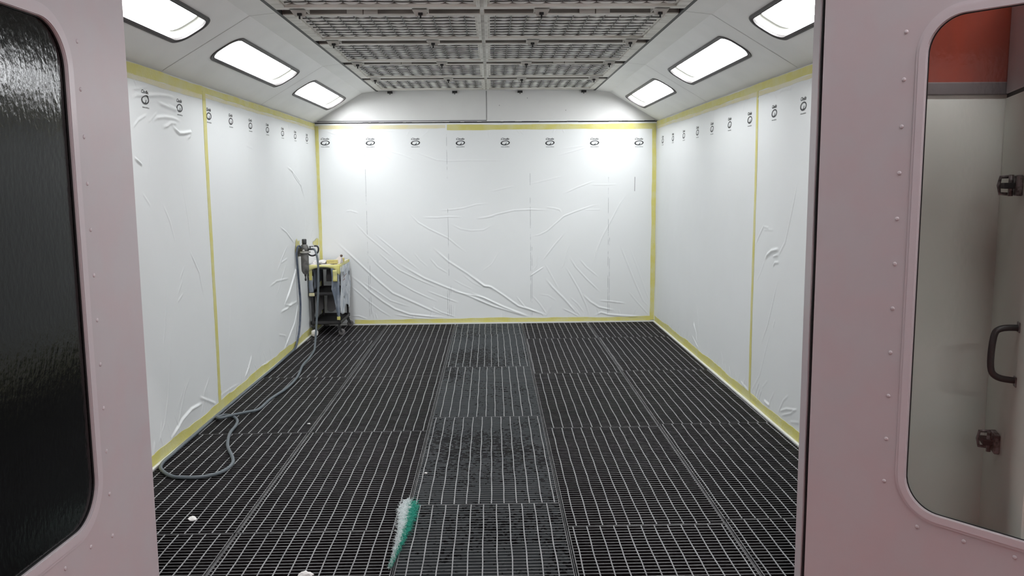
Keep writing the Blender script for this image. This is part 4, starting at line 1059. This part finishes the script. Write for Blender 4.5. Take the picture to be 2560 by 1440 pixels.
# things lying on the cart
r_ = root('tape_roll_box', 'small yellow card box with an open dark end lying on the cart', 'box', (CX0 + 0.185, CY0 + 0.045, CTOP + 0.011), 0.10)
MB().box((0, 0, 0), (0.118, 0.07, 0.038), 0, 0.002).build('sleeve', M['card'], r_)
MB().box((-0.002, 0.006, 0.005), (0.0005, 0.064, 0.033), 0).build('open_end', M['cardin'], r_)
r_ = root('paper_cone', 'folded white paper cone leaning on the yellow box on the cart', 'paper cone', (CX0 + 0.22, CY0 + 0.145, CTOP + 0.012), -0.25)
vs = [(0, 0, 0), (0.118, -0.035, 0.001), (0.118, 0.045, 0.004), (0.098, 0.01, 0.082), (0.126, 0.0, 0.074), (0.0, 0.02, 0.006)]
MB().add(vs, [(0, 1, 4, 3), (0, 3, 5), (3, 4, 2), (1, 2, 4), (5, 3, 2), (0, 5, 2, 1)]).build('paper', M['warm_paper'], r_)
MB().lathe([(0.0, -0.004), (0.012, -0.004), (0.014, 0.010), (0.008, 0.018), (0.0, 0.018)], (0.112, 0.004, 0.080), 'x', 0, 12).build('tip', M['cardin'], r_)
o = MB().box((0, 0, 0), (0.040, 0.05, 0.046), 0, 0.004).build('yellow_block', M['card']); o.location = (CX0 + 0.30, CY0 + 0.23, CTOP + 0.011)
tag(o, 'little yellow cube behind the paper cone on the cart', 'block')
r_ = root('crumpled_film', 'crumpled pale film heap at the left of the cart top', 'crumpled film', (CX0 + 0.10, CY0 + 0.12, CTOP + 0.010))
g_ = random.Random(9)
bm = bmesh.new(); bmesh.ops.create_icosphere(bm, subdivisions=3, radius=1)
for v in bm.verts:
    k = 1 + g_.uniform(-0.22, 0.22); v.co = Vector((v.co.x * 0.085 * k, v.co.y * 0.06 * k, max(-0.0, v.co.z) * 0.034 * k))
MB().bm(bm).build('heap', M['white'], r_)
# wrapped bundle hiding the front left castor
bm = bmesh.new(); bmesh.ops.create_icosphere(bm, subdivisions=2, radius=1)
for v in bm.verts:
    k = 1 + g_.uniform(-0.12, 0.12); v.co = Vector((v.co.x * 0.038 * k, v.co.y * 0.030 * k, 0.044 + v.co.z * 0.043 * k))
o = MB().bm(bm).build('wrapped_bundle', M['white']); o.location = (-1.935, 8.985, 0.0)
tag(o, 'crumpled white wrapping on the floor at the left front wheel of the cart', 'wrapping')

# ------------------------------------------------------------------ glass-fibre scrap and small litter on the grates
g_ = random.Random(21)
def axis(s): return (-0.440 - 0.020 * s + 0.012 * math.sin(s * 3.1), 4.155 - 0.735 * s)
def wprof(s): return max(0.02, 0.62 * min(1, (s + 0.05) * 8) * (1 - s) ** 1.15)
def fibres(n, lo, hi, hmax, r0):
    b = MB()
    for _ in range(n):
        s = g_.random() ** 1.25 * 0.97; ax, ay = axis(s); w = wprof(s) * 0.078
        u = lo + (hi - lo) * g_.random(); x = ax + u * w; y = ay + g_.uniform(-0.01, 0.01)
        mid = 1 - abs((u - (lo + hi) / 2) / ((hi - lo) / 2)) ** 2
        z = 0.004 + g_.random() * hmax * (0.3 + 0.7 * mid) * min(1, wprof(s) * 3.2)
        a = g_.uniform(-1.1, 1.1) - math.pi / 2 + (1.2 if g_.random() < 0.3 else 0); l_ = g_.uniform(0.010, 0.034) * min(1, 0.35 + wprof(s) * 1.5); c_ = g_.uniform(-40, 40)
        pts = []
        for k in range(4):
            t = k / 3; aa = a + c_ * l_ * t; pts.append((x + l_ * t * math.cos(aa), y + l_ * t * math.sin(aa), max(0.002, z + 0.012 * t * g_.uniform(-0.6, 1))))
        b.tube(pts, r0, 0, 3, False)
    return b
def core(lo, hi, hmax):
    b = MB(); n, m_ = 40, 8; vs = []
    for i in range(n + 1):
        s = i / n * 0.97; ax, ay = axis(s); w = wprof(s) * 0.078
        for k in range(m_ + 1):
            u = lo + (hi - lo) * k / m_; q = 1 - abs(k / m_ * 2 - 1) ** 2
            vs.append((ax + u * w + g_.uniform(-.002, .002), ay, 0.001 + hmax * q * min(1, wprof(s) * 3) * g_.uniform(0.75, 1)))
    return b.add(vs, [(i * (m_ + 1) + k, i * (m_ + 1) + k + 1, (i + 1) * (m_ + 1) + k + 1, (i + 1) * (m_ + 1) + k) for i in range(n) for k in range(m_)], 0, True)
r_ = root('fibre_scrap', 'torn strip of white and teal glass-fibre filter lying on the floor grates', 'filter scrap', (0, 0, 0))
core(-1.0, 0.10, 0.030).build('white_core', M['fibre_white'], r_); core(0.05, 0.75, 0.018).build('teal_core', M['fibre_teal'], r_)
o = fibres(2600, -1.02, 0.12, 0.040, 0.0006).build('white_fibres', M['fibre_white'], r_); o['kind'] = 'stuff'
o = fibres(2300, 0.02, 0.85, 0.030, 0.0006).build('teal_fibres', M['fibre_teal'], r_); o['kind'] = 'stuff'
for (x, y, s, lab) in ((-0.393, 4.63, 0.010, 'tiny white paint flake on the middle column of grates'), (-1.507, 4.02, 0.024, 'white torn paper scrap on the left grates near the entrance'),
                       (-1.282, 5.661, 0.012, 'tiny white flake beside the left floor beam, below the hose loop'), (-0.803, 3.385, 0.034, 'crumpled white scrap at the bottom edge of the picture')):
    bm = bmesh.new(); bmesh.ops.create_icosphere(bm, subdivisions=2, radius=1)
    for v in bm.verts:
        k = 1 + g_.uniform(-0.3, 0.3); v.co = Vector((v.co.x * s * k, v.co.y * s * 0.8 * k, max(0, v.co.z * s * 0.45 * k)))
    o = MB().bm(bm).build('paper_scrap', M['white']); o.location = (x, y, 0.001); o.rotation_euler = (0, 0, g_.uniform(0, 3))
    tag(o, lab, 'scrap', 'white scraps on the grates')
